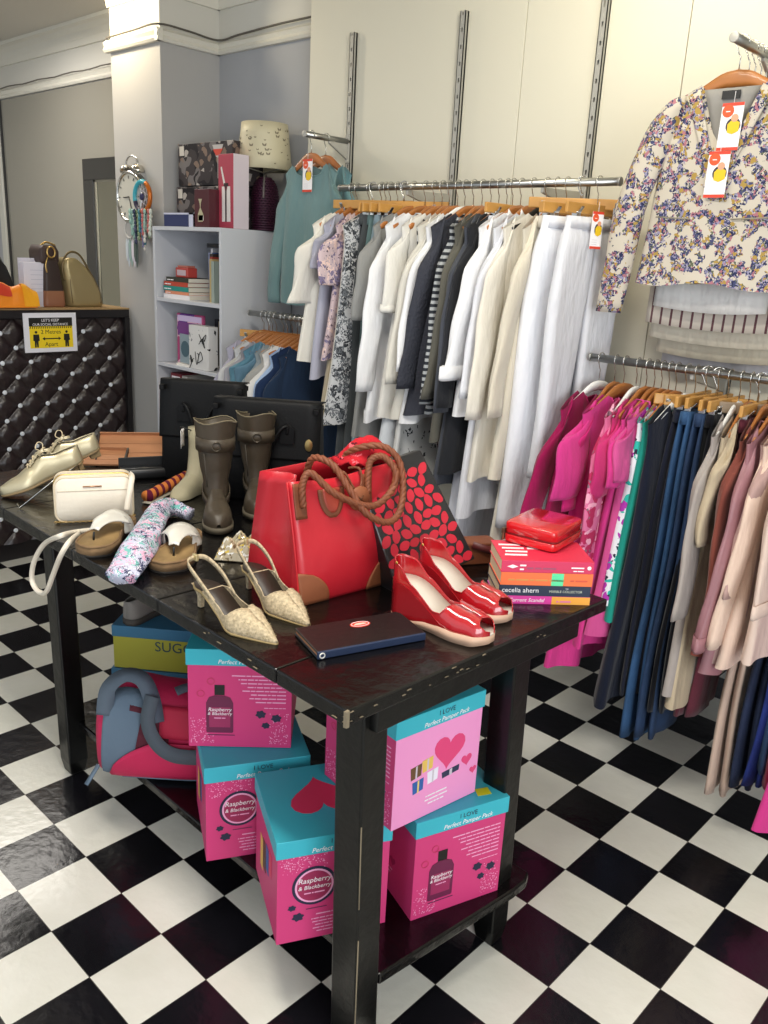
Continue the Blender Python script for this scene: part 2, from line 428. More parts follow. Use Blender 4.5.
# worn pale chips on the front corner
mb = MB()
random.seed(3)
for k in range(26):
    t = random.random()**1.5*.7
    if random.random() < .8: p = A.lerp(B_, t) + Vector((.0025, 0, TT-.004-random.random()*.024)); d = (B_-A).normalized()
    else: p = A.lerp(D_, t*.35) + Vector((0, -.0025, TT-.004-random.random()*.022)); d = (D_-A).normalized()
    l = .001+random.random()*.007
    pp = L(p); n = Vector((d.y, -d.x, 0)) if d.y > .5 else Vector((0, -1, 0))
    u = Vector((0, 0, .0005+random.random()*.0013))
    mb.hexa([pp-d*l-n*.002, pp+d*l-n*.002, pp+d*l*.6+u-n*.002, pp-d*l*.5+u-n*.002], [pp-d*l+n*.0004, pp+d*l+n*.0004, pp+d*l*.6+u+n*.0004, pp-d*l*.5+u+n*.0004])
mb.hexa([L(A+Vector(v)) for v in ((.003, -.003, TT-.034), (-.004, -.0045, TT-.034), (-.004, -.0045, TT-.001), (.003, -.003, TT-.001))],
        [L(A+Vector(v)) for v in ((.0035, .004, TT-.034), (-.003, .004, TT-.034), (-.003, .004, TT+.0006), (.0035, .004, TT+.0006))])
mb.build('worn_edge', CHIP, tb, smooth=False)
def leg(bx, by, dx, dy, w=.068, w2=.066):
    bot = [(bx, by, 0), (bx-w, by, 0), (bx-w, by+w2, 0), (bx, by+w2, 0)]
    top = [(x+dx, y+dy, TT-.034) for x, y, z in bot]
    lo = [(x+(bx-w/2-x)*.22, y+(by+w2/2-y)*.22, 0) for x, y, z in bot]
    mid = [tuple(Vector(a).lerp(Vector(b), .055)) for a, b in zip(bot, top)]
    mb = MB().loft([[L(p) for p in lo], [L(p) for p in mid], [L(p) for p in top]])
    return mb.build('leg', BLK2, tb, smooth=False, bevel=.005)
leg(.031, -.610, -.012, -.012)
leg(.014, -1.098, -.012, -.01, .078, .072)
leg(-1.39, -1.05, -.006, -.01)
leg(-1.37, -.60, -.006, -.01)
# rails under the top
quadbox([(.022, -1.09), (-.03, -1.09), (-.0, -.39), (.045, -.39)], TT-.085, TT-.036, 'rail', BLK2, bevel=.003)
quadbox([(-1.40, -1.05), (-1.45, -1.05), (-1.45, -.36), (-1.40, -.36)], TT-.085, TT-.036, 'rail', BLK2, bevel=.003)
# shelf
SZ = .195
def nearer(c): return (CC.x+(c[0]-CC.x)*.9806, CC.y+(c[1]-CC.y)*.9806)
quadbox([(.010, -1.024), (-1.50, -1.01), (-1.50, -.50), (.050, -.50), (.062, -.53), (.062, -.58)], SZ-.03, SZ, 'shelf', BLK, bevel=.006)
mbx = MB()
for (a, b) in (((.0135, -1.099, .06), (.011, -1.1, .34)), ((.009, -1.101, .42), (.006, -1.103, .62))):
    mbx.tube([L(a), L(b)], .0016, n=5)
mbx.build('worn_edge', CHIP, tb)

# ------------------------------------------------------------------ pink gift boxes
PINK = mat('#d2407a', .45, spec=.3)
PINKL = mat('#f29ace', .45, spec=.3)
PINKD = mat('#d23a74', .45, spec=.3)
CYAN = mat('#3fb3c4', .45, spec=.3)
NAVY = mat('#23233f', .5)
BURG = mat('#6b1c45', .5)
BERRY = mat('#9c2a5a', .5)
WHT = mat('#f4f0f2', .5)
PALE = mat('#f3a9cf', .5)
RED_ = mat('#e22f62', .5)
def gift_box(corner, ang, z, label, front, side, n=.272, h=.280, top=None, front_m=None, tape=False, logo=None):
    corner = nearer(corner)
    r = root('gift_box', (corner[0], corner[1], z), math.radians(ang), label, 'box', 'pink and turquoise gift boxes under the table')
    # local: x along the front face (from the near corner), y into the box; front face is y=0; side face is x=0
    MB().box(.004, n-.004, .004, n-.004, 0, h-.008).build('body', PINK, r, smooth=False, bevel=.0012)
    if front_m: MB().box(.004, n-.004, .0034, .0042, 0, h-.045).build('front_panel', front_m, r, smooth=False)['label'] = 'pale pink printed front'
    lb = MB(); lb.box(0, n, 0, n, h-.045, h)
    lid = lb.build('lid', CYAN, r, smooth=False, bevel=.0015)
    F = face_M((0, .0033, 0), (1, 0, 0), (0, 0, 1))     # front face frame: u along x, v up, normal -y
    Sd = face_M((.0036, n, 0), (0, -1, 0), (0, 0, 1))   # side face frame (x=0): u from back to front corner
    LF = face_M((0, -.0004, 0), (1, 0, 0), (0, 0, 1))
    text('lettering', 'I LOVE', .017, LF @ Matrix.Translation((n*.55, h-.021, 0)), NAVY, lid, .0002, 'CENTER')
    text('lettering', 'Perfect Pamper Pack', .0165, LF @ Matrix.Translation((n*.55, h-.039, 0)), WHT, lid, .0002, 'CENTER', .25)
    def dots(M, x0, x1, y0, y1, k, seed):
        rr = random.Random(seed); mb = MB()
        for _ in range(k):
            u = x0+(x1-x0)*rr.random(); v = y0+(y1-y0)*rr.random()**1.3; a = .0006+.0012*rr.random()
            mb.prism(circ(u, v, a, 5), .0004, M)
        return mb
    def bottle(M, x, y, s, seed, par):
        body = [(-.5, 0), (.5, 0), (.54, .05), (.54, 1.35), (.42, 1.6), (.2, 1.68), (-.2, 1.68), (-.42, 1.6), (-.54, 1.35), (-.54, .05)]
        b = MB().prism([(x+s*p, y+s*q) for p, q in body], .0005, M).build('bottle_print', BURG, par, smooth=False)
        MB().prism([(x+s*p, y+s*q) for p, q in ((-.2, 1.7), (.2, 1.7), (.2, 2.15), (-.2, 2.15))], .0006, M).build('cap_print', BLACKP, b, smooth=False)
        MB().prism([(x+s*p, y+s*q) for p, q in ((-.42, .25), (.42, .25), (.42, 1.15), (-.42, 1.15))], .0007, M).build('label_print', BERRY, b, smooth=False)
        T = M @ Matrix.Translation((x, y+s*.98, .0008))
        text('lettering', 'Raspberry', .0145, T, WHT, b, .0002, 'CENTER', .2)
        text('lettering', '& Blackberry', .0118, T @ Matrix.Translation((0, -.011, 0)), WHT, b, .0002, 'CENTER', .2)
        text('lettering', '~shower gel', .006, T @ Matrix.Translation((0, -.021, 0)), PALE, b, .0002, 'CENTER')
        bl = MB(); rr = random.Random(seed)
        for (u, v, q) in ((.105, .62, .0125), (.145, .50, .0125), (.118, .26, .010)):
            cxx, cyy = x+u*1.0, y+v*s*1.4
            bl.prism([(cxx+q*(1+.16*math.sin(6*a))*math.cos(a), cyy+q*.85*(1+.16*math.sin(6*a))*math.sin(a)) for a in [2*PI*i/24 for i in range(24)]], .0005, M)
        bl.build('blackberry_print', NAVY, par, smooth=False)
        rb = MB()
        for (u, v) in ((-.048, 1.75), (-.022, 2.3)):
            cxx, cyy = x+u, y+v*s
            rb.sweep([M @ Vector((cxx+.009*math.cos(a), cyy+.009*math.sin(a), .0003)) for a in [2*PI*i/12 for i in range(12)]], [(-.0012, -.0003), (.0012, -.0003), (.0012, .0003), (-.0012, .0003)], closed=True, up=tuple(M.to_3x3() @ Vector((0, 0, 1))))
        rb.build('raspberry_print', mat('#c4335f', .5), par, smooth=False)
        MB().prism([(x-s*.5, y-s*.12), (x+s*.6, y-s*.12), (x+s*.6, y-s*.09), (x-s*.5, y-s*.09)], .0004, M).build('line_print', NAVY, par, smooth=False)
    def smalltext(M, x, y, lines, sz, par, al='RIGHT', m=PALE):
        for i, t in enumerate(lines):
            text('lettering', '~'+t, sz*.9, M @ Matrix.Translation((x, y-i*sz*1.25, .0002)), m, par, .0001, al)
    para = ['raspberry and blackberry bath and body', 'a gift full of fruity fragrance to', 'soak shower and soften your skin', 'fill a warm bath and pour in', 'relax and enjoy the sweet scent', 'then smooth on the lotion', 'for skin that feels lovely', 'perfect for pampering']
    def roundel(M, x, y, R, par):
        a = MB().prism(circ(x, y, R, 36), .0005, M).build('roundel_print', NAVY, par, smooth=False)
        MB().prism(circ(x, y, R*.87, 36), .0008, M).build('ring_print', PALE, a, smooth=False)
        MB().prism(circ(x, y, R*.78, 36), .0011, M).build('disc_print', mat('#a02855', .5), a, smooth=False)
        T = M @ Matrix.Translation((x, y+R*.08, .0013))
        text('lettering', 'Raspberry', R*.36, T @ Matrix.Translation((0, R*.12, 0)), WHT, a, .0002, 'CENTER', .2)
        text('lettering', '& Blackberry', R*.28, T @ Matrix.Translation((0, -R*.22, 0)), WHT, a, .0002, 'CENTER', .2)
        text('lettering', '~BATH & SHOWER', R*.15, T @ Matrix.Translation((0, -R*.46, 0)), PALE, a, .0002, 'CENTER')
        bl = MB()
        for cxx, cyy, q in ((x-R*.98, y-R*1.02, .009), (x-R*.7, y-R*1.55, .013)):
            bl.prism([(cxx+q*(1+.16*math.sin(6*t))*math.cos(t), cyy+q*.8*(1+.16*math.sin(6*t))*math.sin(t)) for t in [2*PI*i/24 for i in range(24)]], .0005, M)
        bl.build('blackberry_print', NAVY, par, smooth=False)
        MB().prism([(x-R*.35, y-R*1.22), (x+R*.6, y-R*1.22), (x+R*.6, y-R*1.19), (x-R*.35, y-R*1.19)], .0004, M).build('line_print', NAVY, par, smooth=False)
    def face(M, kind, seed):
        if kind == 'bottle':
            bottle(M, n*.31, .042, .064, seed, r)
            smalltext(M, n*.93, h-.075, para, .0085, r)
            smalltext(M, n*.93, h-.165, ['made with care for you'], .006, r)
            mb = dots(M, .01, .07, .012, .085, 120, seed); mb2 = dots(M, n-.06, n-.012, .012, .1, 110, seed+5)
            mb.v += []; n0 = len(mb.v); mb.add(mb2.v, mb2.f); mb.build('dot_print', PALE, r, smooth=False)
        elif kind == 'roundel':
            roundel(M, n*.33, h*.53, .052, r)
            smalltext(M, n*.5, .066, ['RASPBERRY & BLACKBERRY'], .0085, r, 'CENTER')
            smalltext(M, n*.5, .054, para[1:6], .0072, r, 'CENTER')
            dots(M, .01, .12, h*.83, h*.68, 110, seed).build('dot_print', PALE, r, smooth=False)
        elif kind == 'hearts':
            mb = MB().prism(heart(n*.62, h*.55, .052, -.12), .0005, M)
            mb.prism(heart(n*.84, h*.38, .018, .05), .0005, M); mb.prism(heart(n*.93, h*.25, .012, .05), .0005, M)
            mb.build('heart_print', mat('#e4457c', .5), r, smooth=False)
            cols = [('#6a4a2b', (-.0, 0)), ('#e8c060', (.034, .008)), ('#2f5fa8', (.008, -.04)), ('#efeaf6', (.052, -.028)), ('#2c3350', (.098, -.03))]
            for c, (dx, dy) in cols:
                sx = .030 if c != '#2c3350' else .052
                x0, y0 = n*.20+dx, h*.40+dy
                g = MB().prism([(x0, y0), (x0+sx, y0+.005), (x0+sx*1.02, y0+.036 if c != '#2c3350' else y0+.02), (x0-.003, y0+.032 if c != '#2c3350' else y0+.016)], .0006, M).build('present_print', mat(c, .5), r, smooth=False)
                MB().prism([(x0+sx*.42, y0), (x0+sx*.58, y0+.002), (x0+sx*.58, y0+.034 if c != '#2c3350' else y0+.018), (x0+sx*.42, y0+.033 if c != '#2c3350' else y0+.017)], .0008, M).build('ribbon_print', mat('#f0d070' if c == '#2f5fa8' else '#cfc3cf', .5), g, smooth=False)
            smalltext(M, n*.5, .05, ['a little something', 'for someone special', 'from me to you'], .0085, r, 'CENTER', WHT)
        elif kind == 'darkheart':
            MB().prism(heart(n*.45, h*.62, .04, .1), .0005, M).prism(heart(n*.6, h*.35, .014), .0005, M).build('heart_print', mat('#a8245a', .5), r, smooth=False)
            smalltext(M, n*.5, .07, ['from me to you', 'with love'], .009, r, 'CENTER')
        elif kind == 'parcels':
            for k, (c, x0) in enumerate((('#e8c060', .10), ('#5a3a2b', .135), ('#2f5fa8', .17), ('#e22f62', .205))):
                MB().prism([(x0-.03, .07+.02*k), (x0+.0, .07+.02*k), (x0+.0, .16+.01*k), (x0-.03, .16+.01*k)], .0005, M).build('present_print', mat(c, .5), r, smooth=False)
    face(F, front, 11+int(ang)); face(Sd, side, 31+int(ang))
    if top == 'heart':
        Tm = face_M((0, 0, h+.0002), (1, 0, 0), (0, 1, 0))
        MB().prism(heart(n*.50, n*.52, .082, PI), .0004, Tm).build('heart_print', mat('#d8385f', .5), lid, smooth=False)
    if tape:
        Tm = face_M((0, 0, h+.0002), (1, 0, 0), (0, 1, 0))
        MB().prism([(n*.72, n*.12), (n*.86, n*.10), (n*.88, n*.2), (n*.75, n*.22)], .0006, Tm).build('yellow_sticker', mat('#d8d522', .5), r, smooth=False)
    return r
GZ = SZ+.280+.002
gift_box((-.234, -1.122), 62, SZ, 'pink gift box with turquoise heart-printed lid and round berry logo, behind the front table leg', 'roundel', 'parcels', top='heart')
gift_box((-.067, -.836), 71, SZ, 'bright pink gift box with bottle print, standing on the shelf at the table end', 'bottle', 'darkheart', tape=True, n=.262)
gift_box((-.085, -.908), 82, GZ, 'pale pink gift box with large heart and presents, topmost at the table end', 'hearts', 'bottle', front_m=PINKL, n=.272)
gift_box((-.579, -1.076), 61, SZ, 'pink gift box with round berry logo directly under the bottle-print box', 'roundel', 'parcels')
gift_box((-.690, -1.052), 46, GZ, 'deep pink gift box with bottle print, topmost stack beside the sports bag', 'bottle', 'parcels', n=.272)

# ------------------------------------------------------------------ shoe boxes, grey shoe and sports bag under the table
def shoe_box(c, ang, z, label, w=.34, d=.24, h=.155, letter=False):
    r = root('shoe_box', (c[0], c[1], z), math.radians(ang), label, 'box')
    MB().box(.003, w-.003, .003, d-.003, 0, h-.004).build('body', mat('#b5b23c', .6), r, smooth=False, bevel=.002)
    lid = MB().box(0, w, 0, d, h-.04, h).build('lid', mat('#3a769a', .5), r, smooth=False, bevel=.002)
    if letter:
        text('lettering', 'SUGG', .05, face_M((w*.62, .0025, h-.083), (1, 0, 0), (0, 0, 1)), mat('#35505a', .6), r, .0004, 'CENTER')
sbz = SZ+.001
shoe_box(nearer((-1.44, -.86)), 38, sbz, 'yellow shoe box with blue lid, at the bottom behind the sports bag')
shoe_box(nearer((-1.435, -.855)), 38.5, sbz+.157, 'yellow shoe box with blue lid and dark lettering under the grey shoe', letter=True)

def pump_shell(secs, phi, n=10):
    """secs: list of (x, yc, zb, halfwidth, height, exponent); phi: list of opening angle (0..pi/2)"""
    L_, R_ = [], []
    for (x, yc, zb, w, h, e), ph in zip(secs, phi):
        l, rr = [], []
        for k in range(n+1):
            a = ph*k/n
            yy = w*abs(math.cos(a))**e; zz = h*abs(math.sin(a))**.9
            l.append(Vector((x, yc+yy, zb+zz))); rr.append(Vector((x, yc-yy, zb+zz)))
        L_.append(l); R_.append(rr)
    mb = MB()
    for S_ in (L_, R_):
        vs = [v for r in S_ for v in r]; fs = []; k = n+1
        for i in range(len(S_)-1):
            for q in range(n): fs.append((i*k+q, i*k+q+1, (i+1)*k+q+1, (i+1)*k+q))
        mb.add(vs, fs)
    return mb
def interp(tab, t):
    if t <= tab[0][0]: return tab[0][1]
    for (a, va), (b, vb) in zip(tab, tab[1:]):
        if t <= b:
            s = (t-a)/(b-a); s = s*s*(3-2*s); return va+(vb-va)*s
    return tab[-1][1]
def footbed(name, secs, th, m, parent, inset=0, top=0, z_floor=None, weld=True):
    """solid sole following the sections: top at zb+top, thickness th or down to z_floor"""
    rings = []
    for (x, yc, zb, w, h, e) in secs:
        w2 = max(w-inset, .0008)
        zt = zb+top; zl = (zt-th) if z_floor is None else z_floor(x, zt)
        rings.append([Vector((x, yc-w2, zl)), Vector((x, yc+w2, zl)), Vector((x, yc+w2, zt)), Vector((x, yc, zt-.0005)), Vector((x, yc-w2, zt))])
    return MB().loft(rings).build(name, m, parent, weld=weld, bevel=0)
def oval_w(t, heel, waist, ball, pt=1.0, tip=1.0):
    """half width along a shoe, t from heel 0 to toe 1, rounded at both ends"""
    w = interp([(0, heel), (.12, heel), (.4, waist), (.72, ball), (.9, ball*tip), (1.0, ball*tip*.8)], t)
    if t < .12: w *= math.sqrt(max(0, 1-((.12-t)/.12)**2))*.97+.03
    if t > 1-pt: u = (t-(1-pt))/pt; w *= max(.02, (1-u**2.2)**.5 if pt < .5 else (1-u))
    return w
# ---- grey shoe standing on the shoe boxes
def closed_shoe(name, loc, ang, label, cat, m_up, m_sole, Ln=.27, hgt=.10, soleh=.022, heelw=.032, ball=.046, lace=None, group=None, pitch=0, point=.18, laces_loose=False, heelup=0, sole_name='sole'):
    r = root(name, loc, 0, label, cat, group, rot=(0, pitch, math.radians(ang)))
    secs, phi = [], []
    N = 34
    for i in range(N+1):
        t = i/N; t = .5-.5*math.cos(PI*t) if False else t
        w = oval_w(t, heelw, heelw*.86, ball, point, .92)
        zb = soleh + heelup*max(0, 1-t/.75)**1.4
        hh = interp([(0, hgt*.72), (.25, hgt*.8), (.45, hgt), (.6, hgt*.72), (.8, hgt*.5), (.97, hgt*.36), (1, hgt*.12)], t)
        secs.append((t*Ln, 0, zb, w, hh, .62))
        phi.append(interp([(0, PI*.40), (.30, PI*.38), (.44, PI*.40), (.56, PI/2)], t))
    up = pump_shell(secs, phi).build('upper', m_up, r, solid=.003, off=-1)
    footbed(sole_name, secs, soleh, m_sole, r, -.002, top=.001, z_floor=(lambda x, zt: 0.0) if not heelup else (lambda x, zt: zt-soleh))
    footbed('insole', secs, .002, mat('#8f8268', .8), r, .004, top=.004)
    if heelup:
        MB().box(.008, .045, -heelw*.8, heelw*.8, 0.0, heelup+.002).build('heel', m_sole, r, smooth=False, bevel=.003)
    # tongue and eyelet facings
    def topz(t): 
        return soleh + heelup*max(0, 1-t/.75)**1.4 + interp([(.25, hgt*.8), (.45, hgt), (.6, hgt*.72)], t)
    if lace:
        tg = MB().grid(lambda u, v: ((.30+.30*v)*Ln, (u-.5)*.034, topz(.30+.30*v)+.006-abs(u-.5)*.008+(1-v)*.012), 6, 8)
        tg.build('tongue', m_up, r, solid=.002)
        ml = MB()
        for k in range(5):
            t = .40+.045*k; z = topz(t)+.006
            ml.tube([(t*Ln, -.018, z-.004), (t*Ln+.006, 0, z+.003), (t*Ln+.012, .018, z-.006)], .0017, n=6)
            ml.tube([(t*Ln, .018, z-.004), (t*Ln+.006, 0, z+.003), (t*Ln+.012, -.018, z-.006)], .0017, n=6)
        z = topz(.38)+.01
        for s in (-1, 1):
            ml.tube(catmull([(.39*Ln, 0, z), (.36*Ln, s*.03, z+.016), (.40*Ln, s*.05, z+.02), (.45*Ln, s*.04, z+.006), (.41*Ln, s*.012, z)], 5), .0017, n=6)
        ml.build('laces', lace, r)
    return r
GSOLE = mat('#4a4540', .7); GSUE = mat('#8b8680', .8, var=.1)
p = AZ(118, 628, sbz+.157+.155)
closed_shoe('trainer', (p.x-.0, p.y+.03, sbz+.157+.155), 215-90-20, 'grey suede shoe standing on the blue shoe box lid under the table', 'shoe', GSUE, GSOLE, hgt=.09, lace=mat('#b8b4ae', .8))

# ---- sports bag
SBG = mat('#5f7183', .8, bump=.2); SBP = mat('#c41f52', .7, bump=.3, bscale=30); SBM = mat('#541c2b', .9)
r = root('sports_bag', (-.985, -.94, SZ), math.radians(42), 'pink and grey fabric sports bag with grey straps on the low shelf', 'bag')
r.scale = (1.04, 1, 1.13)
def bagring(x, w, h, sq=.8, n=28):
    out = []
    for k in range(n):
        a = 2*PI*k/n; c, s_ = math.cos(a), math.sin(a)
        out.append(Vector((x, w*math.copysign(abs(c)**sq, c), h*.46+h*.46*math.copysign(abs(s_)**sq, s_) if s_ < 0 else h*.46+h*.54*abs(s_)**sq)))
    return out
BK = [(-.175, .45, .55), (-.170, .75, .80), (-.15, .95, .93), (-.08, 1.05, 1.0), (0, 1.05, .95), (.08, 1.04, .93), (.15, .95, .88), (.170, .75, .75), (.176, .45, .5)]
def bkv(x, i): return interp([(b[0], b[i]) for b in BK], x)
MB().loft([bagring(x, .105*k, .27*k2) for x, k, k2 in BK]).build('body', SBP, r)
def sbs(x, f, off=.004):
    # camera-side surface of the bag at height fraction f
    h = .27*bkv(x, 2); w = .105*bkv(x, 1)
    q = (f-.46)/(.46 if f < .46 else .54); q = max(-1, min(1, q)); s_ = abs(q)**(1/.8); c = max(0, 1-s_*s_)**.5
    return Vector((x, -(w*c**.8+off), h*f+off*(1 if f > .8 else 0)))
def patch(fn, name, m, nu=14, nv=12, th=.004): return MB().grid(fn, nu, nv).build(name, m, r, solid=th, off=1)
patch(lambda u, v: sbs(-.155+.085*u+.02*v+.03*u*v, .03+.93*v, .004), 'grey_side_panel', SBG)
patch(lambda u, v: sbs(-.065+.11*u, .34+.52*v, .003), 'mesh_panel', SBM)
patch(lambda u, v: sbs(-.13+.30*u, .02+v*(.10+.44*min(1, u*2.2)**.6), .012), 'pocket', SBP, 18, 8)
patch(lambda u, v: sbs(-.10+.27*u, .005+.05*v, .015), 'base_strip', SBG, 16, 4)
patch(lambda u, v: sbs(.02+.10*u, .60+.28*v, .006), 'end_panel', mat('#b81c40', .7), 8, 8)
def flat(pts, w, name, m, up):
    return MB().ribbon(catmull(pts, 7), w, .004, up=up).build(name, m, r)
STP = mat('#55616e', .8, bump=.2)
flat([(-.135, -.10, .20), (-.125, -.085, .27), (-.08, -.075, .305), (-.03, -.085, .30), (.0, -.105, .255), (.015, -.125, .20)], .045, 'shoulder_strap', STP, (.2, -.5, 1))
flat([(.005, -.115, .27), (-.005, -.135, .21), (.02, -.145, .155), (.07, -.15, .125), (.15, -.145, .12)], .038, 'handle', mat('#4d565f', .8, bump=.2), (0, -1, .3))
flat([(.06, -.08, .27), (.10, -.06, .275), (.15, -.06, .25)], .03, 'handle', STP, (0, -.3, 1))
MB().ribbon([(-.165, -.085, .045), (-.18, -.105, .02), (-.19, -.12, .004)], .014, .003, up=(0, 0, 1)).build('strap_end', SBG, r)

# ------------------------------------------------------------------ things on the table
PAT = mat('#b01620', .18, coat=1.0, spec=.6)
PATD = mat('#8f1019', .2, coat=1.0)
BEI = mat('#c9a58c', .5)
INS = mat('#c9bfb2', .5)
def wall_phi(h, wall): return math.asin(max(0.0, min(1.0, (wall/h)))**(1/.9))
def wedge_shoe(loc, ang, label, Ln=.268):
    r = root('wedge_shoe', loc, math.radians(ang), label, 'shoe', 'red patent wedge shoes')
    N = 48
    zb = lambda t: interp([(0, .090), (.14, .087), (.70, .022), (1, .024)], t)
    secs, phi = [], []
    for i in range(N+1):
        t = i/N
        w = interp([(0, .030), (.12, .034), (.4, .037), (.72, .047), (.88, .042), (1, .031)], t)
        if t < .14: w *= math.sqrt(max(0, 1-((.14-t)/.14)**2))*.98+.02
        if t > .9: w *= math.sqrt(max(.05, 1-((t-.9)/.105)**2))
        hh = interp([(0, .056), (.55, .050), (.66, .048), (.8, .042), (.93, .032), (1, .020)], t)
        wall = interp([(0, .050), (.10, .044), (.26, .016), (.48, .010), (.60, .024)], t)
        secs.append((t*Ln, 0, zb(t), w, hh, interp([(0, .12), (.5, .2), (.68, .6), (1, .6)], t)))
        p1 = wall_phi(hh, min(wall, hh*.97))
        phi.append(p1 if t < .58 else (interp([(.58, p1), (.66, PI/2)], t) if t < .66 else interp([(.90, PI/2), (.94, PI*.27), (1, PI*.16)], t)))
    pump_shell(secs, phi, 12).build('upper', PAT, r, solid=.0022, off=-1)
    footbed('insole', secs, .003, INS, r, .002, top=.003)
    s1 = [(x, y, z, w+.0015, h, e) for x, y, z, w, h, e in secs]
    seam = lambda t: interp([(0, .010), (.25, .010), (.45, .020), (.62, .025), (1, .026)], t)
    rings = []
    for (x, yc, z, w, h, e) in s1:
        t = x/Ln; zt = min(z+.001, seam(t)); z0 = 0.0 if t < .86 else (t-.86)*.05
        rings.append([Vector((x, -w, z0)), Vector((x, w, z0)), Vector((x, w, zt)), Vector((x, -w, zt))])
    MB().loft(rings).build('platform_sole', BEI, r, weld=True)
    rings = []
    for (x, yc, z, w, h, e) in s1:
        t = x/Ln
        if t > .66: break
        zl = seam(t)-.0005; zt = max(z+.0015, zl+.0005); w2 = w+.0002
        rings.append([Vector((x, -w2, zl)), Vector((x, w2, zl)), Vector((x, w2, zt)), Vector((x, -w2, zt))])
    MB().loft(rings).build('wedge_heel', PATD, r, smooth=False)
    edge = []
    for i, ((x, yc, z, w, h, e), p_) in enumerate(zip(secs, phi)):
        if i/N <= .66: edge.append(Vector((x, w*abs(math.cos(p_))**e, z+h*abs(math.sin(p_))**.9)))
    MB().tube([Vector((v.x, -v.y, v.z)) for v in reversed(edge)]+edge, .0016, n=6).build('edge_binding', PAT, r)
    MB().sphere((.024, -.0325, .135), (.004, .002, .004)).build('stud', mat('#d8b060', .3, 1), r)
    return r
def lookdir(a, b, z=TT):
    p = AZ(*a, z); q = AZ(*b, z); d = q-p
    return p, math.degrees(math.atan2(d.y, d.x))
def from_toe(px, heel, Ln, z=TT):
    """stand a shoe with its toe tip over one point of the table and its heel towards another"""
    a = AZ(px[0], px[1], z); b = AZ(heel[0], heel[1], z); d = (a-b); ang = math.atan2(d.y, d.x)
    return (a.x-Ln*math.cos(ang), a.y-Ln*math.sin(ang), z), math.degrees(ang)
loc_, an_ = from_toe((490, 646), (398, 612), .268)
wedge_shoe(loc_, an_+1, 'red patent peep-toe wedge shoe nearest the table front edge')
loc_, an_ = from_toe((508, 624), (419, 590), .268)
wedge_shoe(loc_, an_+1, 'red patent peep-toe wedge shoe nearer the stack of books')

# ---- beige slingback heels
SLB = mat('#b3a284', .75, var=.28, scale=160); SLI = mat('#2b2019', .5); SLE = mat('#a08a5e', .6)
def slingback(loc, ang, label):
    r = root('slingback_shoe', loc, math.radians(ang), label, 'shoe', 'beige slingback shoes')
    Ln = .28; N = 48
    zb = lambda t: interp([(0, .062), (.15, .060), (.60, .006), (1, .003)], t)
    secs, phi = [], []
    for i in range(N+1):
        t = i/N
        w = interp([(0, .023), (.15, .029), (.4, .032), (.62, .044), (.68, .043)], t)
        if t > .64: w = .0435*(1-((t-.64)/.36))**.86+.002
        if t < .12: w *= math.sqrt(max(0, 1-((.12-t)/.12)**2))*.98+.02
        hh = interp([(0, .04), (.5, .046), (.66, .046), (.8, .032), (1, .007)], t)
        wall = interp([(.20, .002), (.32, .016), (.5, .022), (.60, .034)], t)
        secs.append((t*Ln, 0, zb(t), w, hh, interp([(0, .15), (.5, .25), (.66, .7), (1, .9)], t)))
        p1 = wall_phi(hh, min(wall, hh*.97))
        phi.append(p1 if t < .56 else interp([(.56, p1), (.64, PI/2)], t))
    k0 = next(i for i in range(N+1) if i/N > .20)
    pump_shell(secs[k0:], phi[k0:], 12).build('vamp', SLB, r, solid=.002, off=-1)
    footbed('sole', secs, .005, SLE, r, -.001, top=0)
    footbed('insole', secs, .002, SLI, r, .002, top=.003)
    edge = [Vector((x, (w-.001)*abs(math.cos(p_))**e, z+h*abs(math.sin(p_))**.9)) for (x, yc, z, w, h, e), p_ in list(zip(secs, phi))[k0:] if x/Ln <= .64]
    MB().tube([Vector((v.x, -v.y, v.z)) for v in reversed(edge)]+edge, .0015, n=6).build('edge_binding', SLB, r)
    pts = catmull([(.36*Ln, .029, zb(.36)+.014), (.18*Ln, .033, .088), (.01*Ln, .026, .112), (-.022*Ln, 0, .117), (.01*Ln, -.026, .112), (.18*Ln, -.033, .088), (.36*Ln, -.029, zb(.36)+.014)], 6)
    MB().ribbon(pts, .0025, .011, up=(0, 0, 1)).build('sling_strap', SLB, r)
    MB().box(-.012, .004, -.004, .004, .110, .126).build('strap_buckle', mat('#c9b98c', .3, .6), r, smooth=False, bevel=.002)
    MB().loft([[Vector((.014+dx*s_, dy*s_, z)) for dx, dy in ((-.012, -.012), (.014, -.012), (.014, .012), (-.012, .012))] for z, s_ in ((0, .42), (.03, .48), (.052, .95), (.059, 1.3))]).build('heel', SLB, r, smooth=False)
    MB().box(.008, .020, -.0055, .0055, -.0005, .002).build('heel_tip', BLACKP, r, smooth=False)
    rr = random.Random(4); mb = MB()
    for _ in range(130):
        t = .66+.30*rr.random(); s = rr.choice((1, 1, -1)); a = rr.uniform(.08, 1.1)
        x, yc, z0, w, hh, e = secs[int(t*N)]
        mb.sphere((t*Ln, -s*w*abs(math.cos(a))**e*1.01, z0+hh*math.sin(a)**.9), .0009, 5, 3)
    mb.build('bead_trim', mat('#a3946e', .3, .4), r)
    return r
slingback((-.270-.28, -1.108, TT), 2, 'beige beaded slingback with pointed toe, nearest the table edge')
slingback((-.292-.28*math.cos(.13), -.988+.28*math.sin(.13), TT), -7.5, 'beige beaded slingback touching the base of the red tote')

